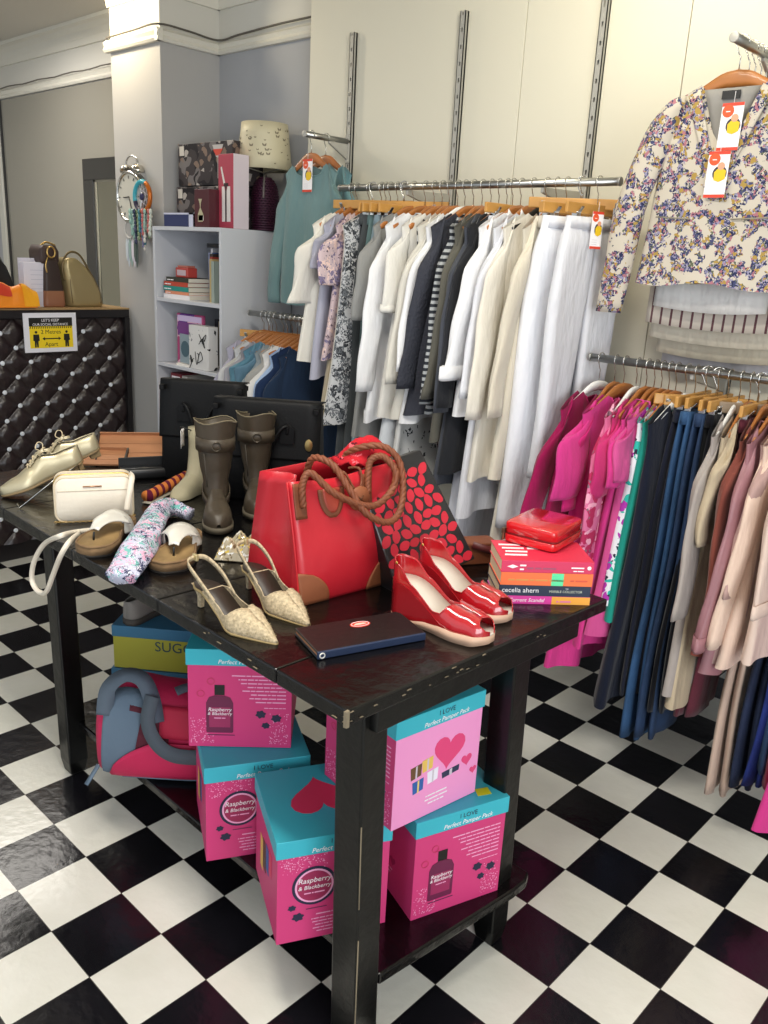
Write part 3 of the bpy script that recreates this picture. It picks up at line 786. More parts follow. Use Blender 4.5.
# ---- black travel wallet
p = AZ(317, 660, TT); q = AZ(425, 640, TT); d = q-p; a = math.atan2(d.y, d.x)
r = root('travel_wallet', (p.x, p.y, TT), a, 'slim black zip wallet with red oval badge lying by the table corner', 'wallet')
wl = d.length; wd = .125
MB().box(0, wl, 0, wd, 0.001, .006).build('back_cover', mat('#171a22', .45), r, smooth=False, bevel=.002)
MB().box(.003, wl-.004, .004, wd-.002, .006, .013).build('lining', mat('#c98f6c', .6), r, smooth=False)
MB().box(0, wl, 0, wd, .013, .018).build('front_cover', mat('#141414', .4, bump=.1), r, smooth=False, bevel=.0024)
MB().box(0, wl, -.003, .003, .001, .018).build('zip', mat('#1d2c4a', .5), r, smooth=False, bevel=.002)
b = MB().prism(circ(wl*.55, wd*.72, .024, 28, .014), .0012, z0=.018).build('badge', mat('#e2402c', .4), r, smooth=False)
MB().sweep([(wl*.55+.021*math.cos(t), wd*.72+.0115*math.sin(t), .0195) for t in [2*PI*i/28 for i in range(28)]], [(-.0006, -.0003), (.0006, -.0003), (.0006, .0003), (-.0006, .0003)], closed=True).build('badge_ring', WHT, b)
MB().prism([(wl*.55+u*.016, wd*.72+v*.004) for u, v in ((-1, -.5), (-.3, -1), (.3, -1), (1, -.5), (.7, .8), (0, 1.2), (-.7, .8))], .0005, z0=.0193).build('emblem', mat('#f4c9b8', .5), b, smooth=False)
MB().sweep([(.010+.0055*math.cos(t), -.0036, .0095+.0055*math.sin(t)) for t in [2*PI*i/16 for i in range(16)]], [(-.0012, -.0012), (.0012, -.0012), (.0012, .0012), (-.0012, .0012)], closed=True).build('zip_ring', mat('#e9e6df', .3, .3), r)

# ---- stack of books and the red zip case
BO = Vector((-.100, -.542, 0)); bang = math.radians(47)
def book(z, th, label, cover, spine, title, ln=.2285, wd=.15, dx=0, dy=0, da=0, tcol=WHT, tsize=.012, extra=None, name='paperback_book', cat='book', loc=None, ang=None, group=None, pages='#d8cbaa'):
    r = root(name, (loc if loc else (BO.x+dx*math.cos(bang)-dy*math.sin(bang), BO.y+dx*math.sin(bang)+dy*math.cos(bang), z)), (ang if ang is not None else bang+da), label, cat, group)
    MB().box(.002, ln-.002, .002, wd-.003, .001, th-.001).build('pages', mat(pages, .9), r, smooth=False)
    cv = MB(); cv.box(0, ln, 0, wd, 0, .0012); cv.box(0, ln, 0, wd, th-.0012, th); cv.build('cover', cover, r, smooth=False, bevel=.0004)
    sp = MB().box(0, ln, -.0012, .0012, 0, th).build('spine', spine, r, smooth=False, bevel=.0006)
    for (s, x, zz, sz, c, sh) in title:
        text('lettering', s, sz, face_M((x, -.0014, zz), (1, 0, 0), (0, 0, 1)), c, sp, .0001, 'LEFT', sh)
    if extra: extra(r, sp, ln, wd, th)
    return r
z = TT
yel = mat('#f0a63c', .5)
def ex1(r, sp, ln, wd, th):
    MB().box(ln*.58, ln*1.0, -.0016, .0, .0005, th-.0005).build('spine_panel', yel, sp, smooth=False)
    text('lettering', '~M EVANS', .011, face_M((ln*.63, -.0018, th*.28), (1, 0, 0), (0, 0, 1)), mat('#e07a9c', .5), sp, .0001)
book(z, .021, 'purple and orange paperback at the bottom of the book stack', mat('#c03ab0', .5), mat('#d8399a', .5),
     [('A Current Scandal', .012, .006, .0135, WHT, .25)], extra=ex1)
z += .0215
book(z, .027, 'navy paperback with white lettering, second from the stack bottom', mat('#20263c', .5), mat('#1d2a42', .5),
     [('cecelia ahern', .007, .009, .0175, WHT, 0), ('THE', .165, .019, .004, WHT, 0), ('MARBLE COLLECTOR', .125, .010, .0086, mat('#c9cdb8', .5), 0)], ln=.2285, dx=-.001)
z += .0275
def ex2(r, sp, ln, wd, th):
    MB().box(ln*.55, ln*.68, -.0016, .0, .0005, th-.0005).build('spine_panel', mat('#5fe0a0', .5), sp, smooth=False)
book(z, .033, 'orange paperback with a mint green block on its spine', mat('#e8632f', .5), mat('#f2743d', .5),
     [('~the summer of second chances', .018, .012, .0105, mat('#d8924a', .5), 0), ('~A. Author', .172, .012, .010, mat('#d8553a', .5), 0)], extra=ex2, dx=.001)
z += .0335
def ex3(r, sp, ln, wd, th):
    for k, (s, x, y) in enumerate((('~this of', .012, .110), ('~time an', .016, .085), ('~next', .02, .06), ('~when', .014, .035))):
        text('lettering', s, .028, face_M((x, y, th+.0003), (1, 0, 0), (0, 1, 0)), WHT, r, .0002, 'LEFT', .2)
    MB().prism(circ(ln*.95, th*.5, .005, 14), .0004, face_M((0, -.0013, 0), (1, 0, 0), (0, 0, 1))).build('spine_logo', WHT, sp, smooth=False)
    MB().prism([(ln*.06, th*.5), (ln*.12, th*.66), (ln*.18, th*.5), (ln*.12, th*.34)], .0004, face_M((0, -.0013, 0), (1, 0, 0), (0, 0, 1))).build('spine_ornament', WHT, sp, smooth=False)
book(z, .030, 'crimson paperback directly under the red zip case', mat('#d8304c', .45), mat('#d3305c', .45),
     [('~NOW', .045, .016, .010, WHT, 0), ('~OR', .045, .006, .010, WHT, 0), ('~the one before', .062, .009, .011, mat('#a84a68', .5), 0), ('~BESTSELL', .172, .013, .008, WHT, 0), ('~the novel', .178, .005, .006, WHT, 0)], extra=ex3, wd=.152)
z += .0305
zt = z
r = root('zip_case', (0, 0, zt), 0, 'red patent zip case lying on top of the book stack', 'case')
pa = AZ(544, 552, zt+.01); 
RP = mat('#c8161d', .22, coat=.8, bump=.05, bscale=20)
r.location = (-.124, -.330, zt); r.rotation_euler = (0, 0, math.radians(8))
prof = rrect(.145, .175, .018, 5)
def rr_ring(sx, sy, z_): return [Vector((x*sx, y*sy, z_)) for x, y in prof]
MB().loft([rr_ring(.94, .92, .0005), rr_ring(1, 1, .005), rr_ring(1, 1, .023)]).build('base', RP, r, bevel=.001)
MB().loft([rr_ring(1, 1, .029), rr_ring(1, 1, .050), rr_ring(.985, .985, .054), rr_ring(.95, .95, .056)]).build('lid', RP, r)
MB().loft([rr_ring(.985, .98, .023), rr_ring(.985, .98, .029)]).build('zip', mat('#7d0f14', .5), r)
MB().box(-.076, -.072, -.084, -.074, .004, .036).build('zip_pull', mat('#a98b6a', .35, .9), r, smooth=False, bevel=.001)
MB().box(-.078, -.070, -.086, -.070, .022, .036).build('zip_slider', mat('#8c7a62', .35, .9), r, smooth=False, bevel=.001)

# ---- red tote bag
TRED = mat('#bb1d2b', .42, var=.06, scale=4, bump=.12, bscale=18, coat=.15)
TAN = mat('#763f24', .6, var=.1, scale=20)
TAN2 = mat('#8d5030', .6, var=.08, scale=20)
r = root('tote_bag', (-.392, -.930, TT), math.radians(84), 'large red leather tote with tan rope handles in the middle of the table', 'bag')
# local: x along the front face (to the right in view), y into the bag (left/away)
Wf, Dg, Hh = .285, .24, .298
def tote_ring(v):
    z_ = v*Hh
    x0 = -.0-.018*v; x1 = Wf+.03*v-.01
    d = Dg*(1-.50*v)
    yoff = Dg*.13*v
    bulge = .035*math.sin(PI*min(1, v*1.1))*(1-v)
    pts = []
    n = 14
    for i in range(n): u = i/(n-1); pts.append(Vector((x0+(x1-x0)*u, yoff-bulge*math.sin(PI*u)*1.0 - .004*math.sin(9*u+5*v)*(v), z_+.012*math.sin(PI*u)*-1*(v**4)+.016*u*v**3)))
    m_ = 5
    for i in range(1, m_): u = i/m_; pts.append(Vector((x1-.02*math.sin(PI*u)*v**.5*1.5, yoff+d*u, z_+.016*v**3)))
    for i in range(n): u = 1-i/(n-1); pts.append(Vector((x0+(x1-x0)*u, yoff+d+bulge*math.sin(PI*u), z_+.016*u*v**3)))
    for i in range(1, m_): u = i/m_; pts.append(Vector((x0+(.055*math.sin(PI*u)*(v**.7)), yoff+d*(1-u), z_-.0*v)))
    return pts
rings = [tote_ring(v) for v in (0, .03, .1, .2, .3, .4, .5, .6, .7, .8, .9, 1)]
mb = MB().loft(rings, caps=False); k = len(rings[0]); mb.f.append(tuple(range(k-1, -1, -1)))
mb.build('body', TRED, r, solid=.004, off=-1)
def tote_front(u, v, off=.003):
    ring = tote_ring(v); n = 14; f = u*(n-1); i = min(int(f), n-2); t = f-i
    return ring[i].lerp(ring[i+1], t)+Vector((0, -off, 0))
def tote_patch(poly_fn, name, m, par=r, nu=10, nv=10, th=.003):
    return MB().grid(lambda a, b: tote_front(*poly_fn(a, b)), nu, nv).build(name, m, par, solid=th)
tote_patch(lambda a, b: (.0+.30*a*math.sqrt(max(0, 1-(b*.999)**2)), .005+.27*b), 'corner_patch', TAN2)
tote_patch(lambda a, b: (1-.28*a*math.sqrt(max(0, 1-(b*.999)**2)), .005+.27*b), 'corner_patch', TAN2)
tote_patch(lambda a, b: (.035+.10*a, .70+.285*b), 'handle_tab', TAN)
tote_patch(lambda a, b: (.66+.10*a, .70+.27*b), 'handle_tab', TAN)
tote_patch(lambda a, b: (.36+(a-.5)*.24*math.sqrt(max(.02, 1-((1-b)*.98)**2)), .68+.24*b), 'medallion', TAN)
tote_patch(lambda a, b: (.36+(a-.5)*.16*math.sqrt(max(.02, 1-((1-b)*.98)**2)), .72+.2*b), 'medallion_inset', mat('#9a3a2a', .5), th=.0045)
# piping along the front corner and gusset crease
MB().tube([tote_ring(v)[0]+Vector((-.001, -.001, 0)) for v in [i/14 for i in range(15)]], .003, n=6).build('piping', mat('#b81420', .4), r)
# leather button hanging in front
cb = tote_front(.60, .80, .014)
b = MB().lathe([(.001, -.004), (.028, -.004), (.031, 0), (.028, .005), (.001, .006)], 20).build('button', TAN2, r)
b.matrix_local = face_M(cb, (1, 0, .1), (0, 0, 1))
MB().tube([(-.008, -.008, .0065), (.008, .008, .0065)], .0018, n=5).tube([(-.008, .008, .0065), (.008, -.008, .0065)], .0018, n=5).build('stitching', mat('#5a3014', .6), b)
def rope(pts, rad, name, m):
    P = catmull(pts, 8); P2 = []
    mb = MB()
    for s in range(3):
        ph0 = 2*PI*s/3; Q = []
        for i, p in enumerate(P):
            t = (P[min(i+1, len(P)-1)]-P[max(i-1, 0)]).normalized()
            a = t.cross(Vector((.3, .2, 1))).normalized(); bb = t.cross(a)
            an = ph0+i*.9
            Q.append(p+(a*math.cos(an)+bb*math.sin(an))*rad*.42)
        mb.tube(Q, rad*.68, n=8)
    return mb.build(name, m, r)
rope([tote_front(.10, .80, .008), tote_front(.10, .97, .010), tote_front(.16, 1.0, .012)+Vector((0, 0, .022)), tote_front(.30, .92, .035), tote_front(.50, .80, .045), tote_front(.68, .76, .05), tote_front(.84, .84, .05), tote_front(.88, .97, .045)+Vector((0, 0, .0)), tote_front(.82, 1, .02)+Vector((0, 0, .028)), tote_front(.74, 1, .006)+Vector((0, .0, .022)), tote_front(.71, .93, .008), tote_front(.71, .82, .008)], .0085, 'rope_handle', TAN)
rope([tote_front(.36, .95, -.10), tote_front(.36, 1, -.07)+Vector((0, 0, .035)), tote_front(.40, 1, -.01)+Vector((0, 0, .03)), tote_front(.46, .92, .032), tote_front(.56, .72, .05), tote_front(.74, .62, .06), tote_front(.88, .66, .062), tote_front(.95, .83, .05), tote_front(.94, 1.0, .03)+Vector((0, 0, .01)), tote_front(.85, 1, .0)+Vector((0, 0, .048)), tote_front(.72, 1, -.05)+Vector((0, 0, .04)), tote_front(.70, 1, -.10)+Vector((0, 0, .0))], .0085, 'rope_handle', TAN)
rope([tote_front(.47, 1, -.03)+Vector((0, 0, .004)), tote_front(.48, 1, .006)+Vector((0, 0, .010)), tote_front(.54, .92, .012), tote_front(.58, .86, .014)], .003, 'button_loop', TAN)
rope([tote_front(.62, 1, -.03)+Vector((0, 0, .004)), tote_front(.63, 1, .006)+Vector((0, 0, .010)), tote_front(.64, .94, .012), tote_front(.61, .86, .014)], .003, 'button_loop', TAN)
# red scarf stuffed into the top of the tote
rr = random.Random(5)
MB().grid(lambda u, v: (tote_front(.64+.40*u, 1, -.02-.09*v) + Vector((0, 0, .005+.055*math.sin(PI*v)*math.sin(PI*u)+.008*math.sin(14*u+7*v)))), 22, 12).build('scarf', pattern('#b8202c', [('#5d1420', 1, .4), ('#e0606a', 1.4, .3)], 40), None, solid=.003)
sc = bpy.data.objects['scarf']; sc.matrix_world = Matrix.Translation((-.392, -.930, TT)) @ Matrix.Rotation(math.radians(84), 4, 'Z'); tag(sc, 'patterned red scarf bunched in the opening of the red tote', 'scarf')

# ---- shopping bag with lip print
LBK = mat('#1c1b1e', .4, coat=.3); LRED = mat('#c02236', .45)
pL = AZ(398, 560, TT)
r = root('lip_print_bag', (-.292, -.695, TT+.002), 0, 'black shopper bag printed with red lips, leaning behind the wedge shoes', 'bag', rot=(-.24, -.17, math.radians(82)))
Wb, Hb = .265, .315
lean = .16
def lip_pt(u, v, off=0):   # u across, v up
    x = Wb*(u-.0)-(.045*v*(u) - .0); z_ = Hb*v
    x = (Wb-.055*v)*u
    return Vector((x-.0, lean*v*.35 - off, z_))
mb = MB().hexa([lip_pt(0, 0), lip_pt(1, 0), lip_pt(1, 0)+Vector((0, .09, 0)), lip_pt(0, 0)+Vector((0, .09, 0))], [lip_pt(0, 1), lip_pt(1, 1), lip_pt(1, 1)+Vector((0, .03, 0)), lip_pt(0, 1)+Vector((0, .03, 0))])
mb.build('body', LBK, r, smooth=False, bevel=.004)
fx = Vector((1, 0, 0)); fy = (lip_pt(0, 1)-lip_pt(0, 0)).normalized(); FM = face_M((0, -.0006, 0), fx, fy)
mb = MB(); rr = random.Random(9); row = 0; v = .02
def lips(cx_, cy_, s, rot):
    P = []
    for k in range(16):
        t = 2*PI*k/16; x = math.cos(t)*s; y = math.sin(t)*s*.74*(1-.25*abs(math.cos(t)))
        if math.sin(t) > .7 and abs(math.cos(t)) < .3: y *= .86
        P.append((cx_+x*math.cos(rot)-y*math.sin(rot), cy_+x*math.sin(rot)+y*math.cos(rot)))
    return P
yy = .018
while yy < Hb-.015:
    x = .016+(row % 2)*.016
    wmax = Wb-.055*yy/Hb-.012
    while x < wmax:
        ok = not (abs(x-.14) < .02 and yy > Hb-.06)
        mb.prism(lips(x+rr.uniform(-.002, .002), yy+rr.uniform(-.002, .002), .0172+rr.uniform(-.001, .001), rr.choice((.2, 1.2, -.6, .7, 1.7, 2.4))), .0006, FM)
        x += .0325
    yy += .0285; row += 1
mb.build('lip_print', LRED, r, smooth=False)
SM = face_M((-.0006, .09, 0), (0, -1, 0), (0, 0, 1))
mb = MB()
for yy in (.03, .07, .11, .15, .19, .23): 
    mb.prism(lips(.05-.02*yy/Hb*0, yy, .014, yy*20), .0006, face_M((-.0008-.0, .09, 0), (0, -1, .0), (0, 0, 1)))
MB().ribbon([lip_pt(.50, .99, -.01)+Vector((0, 0, .004)), lip_pt(.50, 1, .004)+Vector((0, 0, .003)), lip_pt(.51, .9, .004), lip_pt(.52, .84, .004)], .024, .004, up=(1, 0, 0)).build('closure_tab', BLACKP, r)
MB().sphere(lip_pt(.515, .86, .006), (.006, .003, .006)).build('snap_button', mat('#d8d8d2', .25, .9), r)
# ---- tan satchel lying behind the lip bag
r = root('leather_bag', (-.345, -.385, TT), math.radians(60), 'brown and tan leather bag mostly hidden behind the lip-print bag', 'bag')
MB().loft([[Vector((x, y, z_)) for x, y in ((-.12*k, -.03), (.12*k, -.03), (.12*k, .04), (-.12*k, .04))] for z_, k in ((0.0, .9), (.02, 1), (.04, .97), (.058, .85), (.062, .75))]).build('body', TAN, r, bevel=.01, smooth=False)
MB().ribbon([(.02, -.032, .060), (.08, -.036, .04), (.115, -.034, .01)], .02, .003, up=(0, -1, 0)).build('strap', mat('#5a2020', .5), r)
# ---- olive brown ankle boots
BOOT = mat('#40372b', .5, var=.15, scale=12, bump=.15, bscale=30); BSOLE = mat('#3b352c', .6)
def boot(xy, ang, label, H=.300):
    r = root('ankle_boot', (xy[0], xy[1], TT), math.radians(ang), label, 'boot', 'brown ankle boots on the table')
    # local x forward (toe), origin at heel bottom centre; foot length .26
    Ln = .255; N = 24
    def ell(cx_, z_, rx, ry, n=20, tilt=0):
        return [Vector((cx_+rx*math.cos(2*PI*i/n), ry*math.sin(2*PI*i/n), z_+tilt*math.cos(2*PI*i/n))) for i in range(n)]
    sh = [(.075, .065, .062, .038, -.03), (.062, .09, .056, .038, -.02), (.052, .12, .050, .038, -.01), (.050, .16, .056, .047, 0), (.050, .22, .063, .054, 0), (.050, .27, .066, .060, .0), (.052, H, .068, .064, .004)]
    rings = [ell(a, b, c, d, 20, t) for a, b, c, d, t in sh]
    n = 20
    top = [v+Vector((0, 0, .006*math.sin(3*2*PI*i/n))) for i, v in enumerate(rings[-1])]; rings[-1] = top
    mb = MB().loft(rings, caps=False)
    inner = [Vector((.052+(v.x-.052)*.9, v.y*.88, v.z)) for v in top]
    inner2 = [Vector((v.x, v.y*.9, v.z-.09)) for v in inner]
    mb.loft([top, inner, inner2], caps=False)
    mb.build('shaft', BOOT, r)
    secs, phi = [], []
    for i in range(N+1):
        t = i/N
        w = interp([(0, .030), (.35, .030), (.72, .043), (1, .036)], t)
        if t < .12: w *= math.sqrt(max(0, 1-((.12-t)/.12)**2))*.97+.03
        if t > .8: w *= math.sqrt(max(.03, 1-((t-.8)/.2)**2))
        secs.append((t*Ln-.005, 0, .022, w, interp([(0, .085), (.35, .085), (.62, .062), (.85, .046), (.97, .034), (1, .012)], t), .65)); phi.append(PI/2)
    pump_shell(secs, phi, 10).build('vamp', BOOT, r)
    footbed('sole', [(x, y, .014, w+.003, h, e) for x, y, z_, w, h, e in secs], .014, mat('#5c5546', .7), r, 0, top=0.008, z_floor=lambda x, zt: .004 if x > .07 else 0.0)
    def band(zc, w, cx_, rx, ry, name, th=.0015, tilt=0):
        mb = MB()
        R1 = ell(cx_, zc-w/2, rx+th, ry+th, 24, tilt); R2 = ell(cx_, zc+w/2, rx+th, ry+th, 24, tilt)
        return mb.loft([R1, R2], caps=False).build(name, BOOT, r, solid=.003)
    band(.235, .040, .051, .0645, .057, 'cuff_strap')
    band(.085, .022, .073, .062, .040, 'ankle_strap', tilt=-.028)
    MB().sweep([(.121, .014*math.cos(t), .236+.014*math.sin(t)) for t in [2*PI*i/12 for i in range(12)]], [(-.0015, -.0015), (.0015, -.0015), (.0015, .0015), (-.0015, .0015)], closed=True).build('buckle', mat('#5c554a', .35, .8), r)
    MB().tube([(.1, -.036, .21), (.11, -.03, .15), (.115, -.028, .11)], .0018, n=5).build('seam', BSOLE, r)
    MB().tube([(x_+.0, y_, z_+.003) for x_, y_, z_ in [tuple(v) for v in top]], .0018, n=5, closed=True).build('top_edge', mat('#7a7058', .7), r)
    return r
bp = AZ(222, 533, TT)
def heel_from_toe(px, deg, Ln=.25):
    p = AZ(px[0], px[1], TT); a = math.radians(deg); return (p.x-Ln*math.cos(a), p.y-Ln*math.sin(a))
boot(heel_from_toe((219, 536), -33), -33, 'brown leather ankle boot at left, nearer the silver sandal')
boot(heel_from_toe((258, 522), -36), -36, 'brown leather ankle boot at right, partly behind the red tote')

# ---- black handbags
HB = mat('#08080a', .55, bump=.08, bscale=120, spec=.25); 
def handbag(xy, ang, w, d, h, label):
    r = root('handbag', (xy[0], xy[1], TT), math.radians(ang), label, 'bag')
    prof = lambda k, kd: [Vector((x*k, y*kd, 0)) for x, y in rrect(w, d, .02, 4)]
    rings = []
    for z_, k, kd in ((0, .95, .96), (.008, 1, 1), (h*.5, .98, .95), (h*.92, .96, .62), (h, .94, .5)):
        rings.append([v+Vector((0, 0, z_)) for v in prof(k, kd)])
    MB().loft(rings).build('body', HB, r, bevel=.003)
    MB().grid(lambda u, v: ((u-.5)*w*1.0, interp([(0, d*.30), (.35, -d*.30), (1, -d*.50)], v), interp([(0, h*1.01), (.3, h*1.03), (.4, h*1.0), (1, h*.45)], v)), 8, 14).build('flap', HB, r, solid=.004)
    for s in (-1, 1):
        pts = catmull([(s*w*.20, -d*.52, h*.72), (s*w*.20, -d*.54, h*.80), (s*w*.13, -d*.62, h*.74), (s*w*.05, -d*.62, h*.5), (s*.02, -d*.58, h*.30)], 5)
        MB().tube(pts, .006, n=8).build('handle', HB, r)
        MB().prism([(s*w*.2+a, h*.62+b) for a, b in ((-.024, 0), (.024, 0), (.024, .05), (0, .07), (-.024, .05))], .004, face_M((0, -d*.505, 0), (1, 0, 0), (0, 0, 1))).build('handle_tab', HB, r, smooth=False, bevel=.001)
    o = MB().prism(circ(0, 0, .013, 18, .02), .004, face_M((w*.40, -d*.50, h*.62), (1, 0, 0), (0, 0, 1))).build('turn_lock', mat('#b9a06a', .3, .9), r, bevel=.001)
    for s in (-1, 1):
        MB().box(s*w*.46-.008, s*w*.46+.008, -d*.52, d*.3, h*.93, h*.98).build('side_strap', HB, r, smooth=False, bevel=.002)
    return r
handbag((-1.17, -.395), 38, .36, .13, .325, 'structured black handbag with brass lock behind the brown boots, nearer the red tote')
handbag((-1.50, -.42), 38, .30, .12, .345, 'smaller black handbag behind the left brown boot, beside the bookcase')

# ---- cream crossbody bag with chain and strap
CRM = mat('#e6dccb', .45, var=.04, bump=.1, bscale=80); GOLD = mat('#c9a766', .3, .9)
pl = AZ(56, 523, TT); pr_ = AZ(134, 519, TT); d = pr_-pl; a = math.atan2(d.y, d.x)
r = root('crossbody_bag', (pl.x, pl.y, TT), a, 'small cream crossbody bag with long strap hanging over the table edge', 'bag')
w = d.length; h = .135; dp = .08
prof = [(x+w/2, z_+h/2) for x, z_ in rrect(w, h, .028, 6)]
rings = []
for y, k in ((0.0, .94), (.006, 1), (dp*.45, 1.0), (dp*.5, 1.0), (dp-.006, 1), (dp, .94)):
    rings.append([Vector(((x-w/2)*k+w/2, y, (z_-h/2)*k+h/2)) for x, z_ in prof])
MB().loft(rings).build('body', CRM, r)
for y in (.004, dp-.004):
    MB().tube([(x, y, z_) for x, z_ in prof], .0028, n=6, closed=True).build('piping', mat('#d8c9ae', .5), r)
MB().tube([(x, dp*.48, z_) for x, z_ in [((x-w/2)*1.005+w/2, (z_-h/2)*1.01+h/2) for x, z_ in prof]], .003, n=6, closed=True).build('zip', GOLD, r)
MB().tube([(w*.36, -.0015, h*.80), (w*.60, -.0015, h*.80)], .0022, n=6).build('name_bar', mat('#c89a7a', .3, .9), r)
MB().box(.008, w-.008, -.0014, 0, h*.70, h*.707).build('pocket_seam', mat('#b8a88c', .6), r, smooth=False)
rot = Matrix.Rotation(-a, 3, 'Z')
def loc(px, py, z_): return rot @ (AZ(px, py, z_)-Vector((pl.x, pl.y, TT)))
front = catmull([(w*.97, dp*.5, h*.98), (w*.99, -.01, h*1.0), (w*.96, -.03, h*.80), (w*.92, -.04, h*.50), (w*.90, -.045, h*.32)], 6)
MB().ribbon(front, .016, .003, up=(0, -1, .2)).build('strap_end', CRM, r)
# chain along the base
mb = MB(); ch = catmull([(.0, -.012, .004), (w*.3, -.014, .003), (w*.62, -.016, .003), (w*.85, -.035, .004), (w*1.0, -.03, .02)], 8)
for i, p in enumerate(ch):
    q = [(p + (Vector((.0042*math.cos(t), .0026*math.sin(t), 0)) if i % 2 else Vector((.0042*math.cos(t), 0, .0026*math.sin(t))))) for t in [2*PI*k/8 for k in range(8)]]
    mb.tube([v+Vector((0, 0, .002)) for v in q], .0009, n=4, closed=True)
mb.build('chain', GOLD, r)
def edge(px, py): # point hanging in front of the table's long edge
    q = AY(px, py, -1.165); return rot @ (q-Vector((pl.x, pl.y, TT)))
strap = catmull([loc(93, 530, TT+.006), loc(75, 532, TT+.012), loc(60, 536, TT+.03), edge(44, 546)+Vector((0, .015, 0)), edge(34, 562), edge(32, 580), edge(38, 591), edge(46, 592), edge(53, 575), edge(61, 555)+Vector((0, .0, 0)), loc(70, 541, TT+.012), loc(80, 533, TT+.006)], 7)
MB().ribbon(strap, .014, .0025, up=(.2, -1, .3)).build('shoulder_strap', CRM, r)

# ---- pale gold lace-up shoes
GLD = mat('#c6bb9c', .36, .45, bump=.05, bscale=30); GSL = mat('#8c7552', .6)
GLACE = mat('#d8c6a4', .7)
pt = AZ(2, 497, TT)
def gold_shoe(toe, deg, label, pitch):
    a = math.radians(deg); Ln = .275
    r = closed_shoe('lace_up_shoe', (toe[0]-Ln*math.cos(a)*.97, toe[1]-Ln*math.sin(a)*.97, TT+.002+ math.sin(pitch)*Ln), deg, label, 'shoe', GLD, GSL, Ln=Ln, hgt=.078, soleh=.006, heelw=.031, ball=.040, lace=GLACE, group='pale gold lace-up shoes', pitch=pitch, point=.40, heelup=.022)
    return r
gold_shoe((-1.66, -1.095), -108, 'pale gold lace-up shoe nearer the camera, toe pointing left over the table', .30)
gold_shoe((-1.80, -.96), -108, 'pale gold lace-up shoe behind its mate, only the heel and laces showing', .30)
# wire display stand under the shoes
r = root('shoe_stand', (0, 0, 0), label='thin silver wire stand propping up the gold shoes', cat='stand')
w1 = AZ(54, 480, TT+.09); w2 = AZ(20, 508, TT+.003); w3 = AZ(17, 504, TT+.012)
q1 = w1+Vector((-.12, .08, 0)); 
MB().tube([w1+Vector((-.02, .05, .01)), w1, w2, w3], .0022, n=6).build('wire', CHROME, r)
MB().tube([w1+Vector((-.02, .05, .01)), w1+Vector((-.1, .13, .01)), w1+Vector((-.12, .16, -.085)), w1+Vector((-.10, .17, -.085))], .0022, n=6).build('wire', CHROME, r)

# ---- silver-strap sandals with cork soles
CORK = mat('#7d6244', .85, var=.18, scale=30); FBED = mat('#8a7048', .85, var=.35, scale=9); SILV = mat('#d6d3ca', .38, .12)
def sandal(xy, deg, label, flip=1):
    r = root('sandal', (xy[0], xy[1], TT), math.radians(deg), label, 'sandal', 'silver thong sandals with cork footbeds')
    Ln = .29; N = 30; secs = []
    for i in range(N+1):
        t = i/N
        w = 1.13*interp([(0, .030), (.15, .033), (.4, .034), (.72, .049), (.9, .046), (1, .040)], t)
        if t < .13: w *= math.sqrt(max(0, 1-((.13-t)/.13)**2))*.98+.02
        if t > .84: w *= math.sqrt(max(.02, 1-((t-.84)/.16)**2))
        secs.append((t*Ln, flip*.008*math.sin(PI*t), .028, w, 0, 1))
    footbed('cork_sole', secs, .026, CORK, r, 0, top=0, z_floor=lambda x, zt: .006)
    footbed('outsole', [(a, b, .006, w_, h_, e) for a, b, c_, w_, h_, e in secs], .006, mat('#2a2622', .8), r, .001, top=0, z_floor=lambda x, zt: 0.0)
    # suede footbed with raised rim
    rim = [Vector((a, b-w_+.003, .029)) for a, b, c_, w_, h_, e in secs] + [Vector((a, b+w_-.003, .029)) for a, b, c_, w_, h_, e in reversed(secs)]
    MB().tube(rim, .0032, n=6, closed=True).build('footbed_rim', CORK, r)
    footbed('footbed', secs, .002, FBED, r, .005, top=.0015)
    # thong strap
    def arch(x, z_): return z_
    post = Vector((.80*Ln, flip*.012, .03))
    hub = post+Vector((-.005, 0, .022))
    def thong(u, v):
        x = .80*Ln-.005-(.80*Ln-.40*Ln)*v; q = (u-.5)*2
        return (x+.018*q*q*v, flip*.012*(1-v)+q*(.013+.040*v**1.6), .051+.028*math.sin(PI*min(1, .55*v+.1))-q*q*(.004+.024*v**2))
    MB().grid(thong, 12, 14).build('strap', SILV, r, solid=.003)
    pts = catmull([Vector((.42*Ln, -.047, .020)), Vector((.41*Ln, -.038, .060)), Vector((.40*Ln, 0, .078)), Vector((.41*Ln, .038, .060)), Vector((.42*Ln, .047, .020))], 6)
    MB().sweep(pts, [(-.017, -.0015), (.017, -.0015), (.017, .0015), (-.017, .0015)], up=(0, 0, 1)).build('instep_strap', SILV, r)
    MB().tube([post, hub], .003, n=8).build('toe_post', BLACKP, r)
    MB().prism([(-.009, -.006), (.009, 0), (-.009, .008)], .003, Matrix.Translation(hub+Vector((-.006, 0, .006)))).build('buckle', mat('#4a4438', .4, .7), r, smooth=False)
    MB().tube([(.45*Ln, .028, .062), (.47*Ln, .034, .048)], .003, n=6).build('strap_buckle', CHROME, r)
    return r
def toe_place(px, deg, Ln=.25):
    p = AZ(px[0], px[1], TT); a = math.radians(deg); return (p.x-Ln*math.cos(a), p.y-Ln*math.sin(a))
sandal(toe_place((163, 574), -48, .29), -48, 'silver-strapped cork sandal right of the rolled patterned scarf', 1)
sandal(toe_place((90, 558), -50, .29), -50, 'silver-strapped cork sandal left of the rolled patterned scarf', -1)
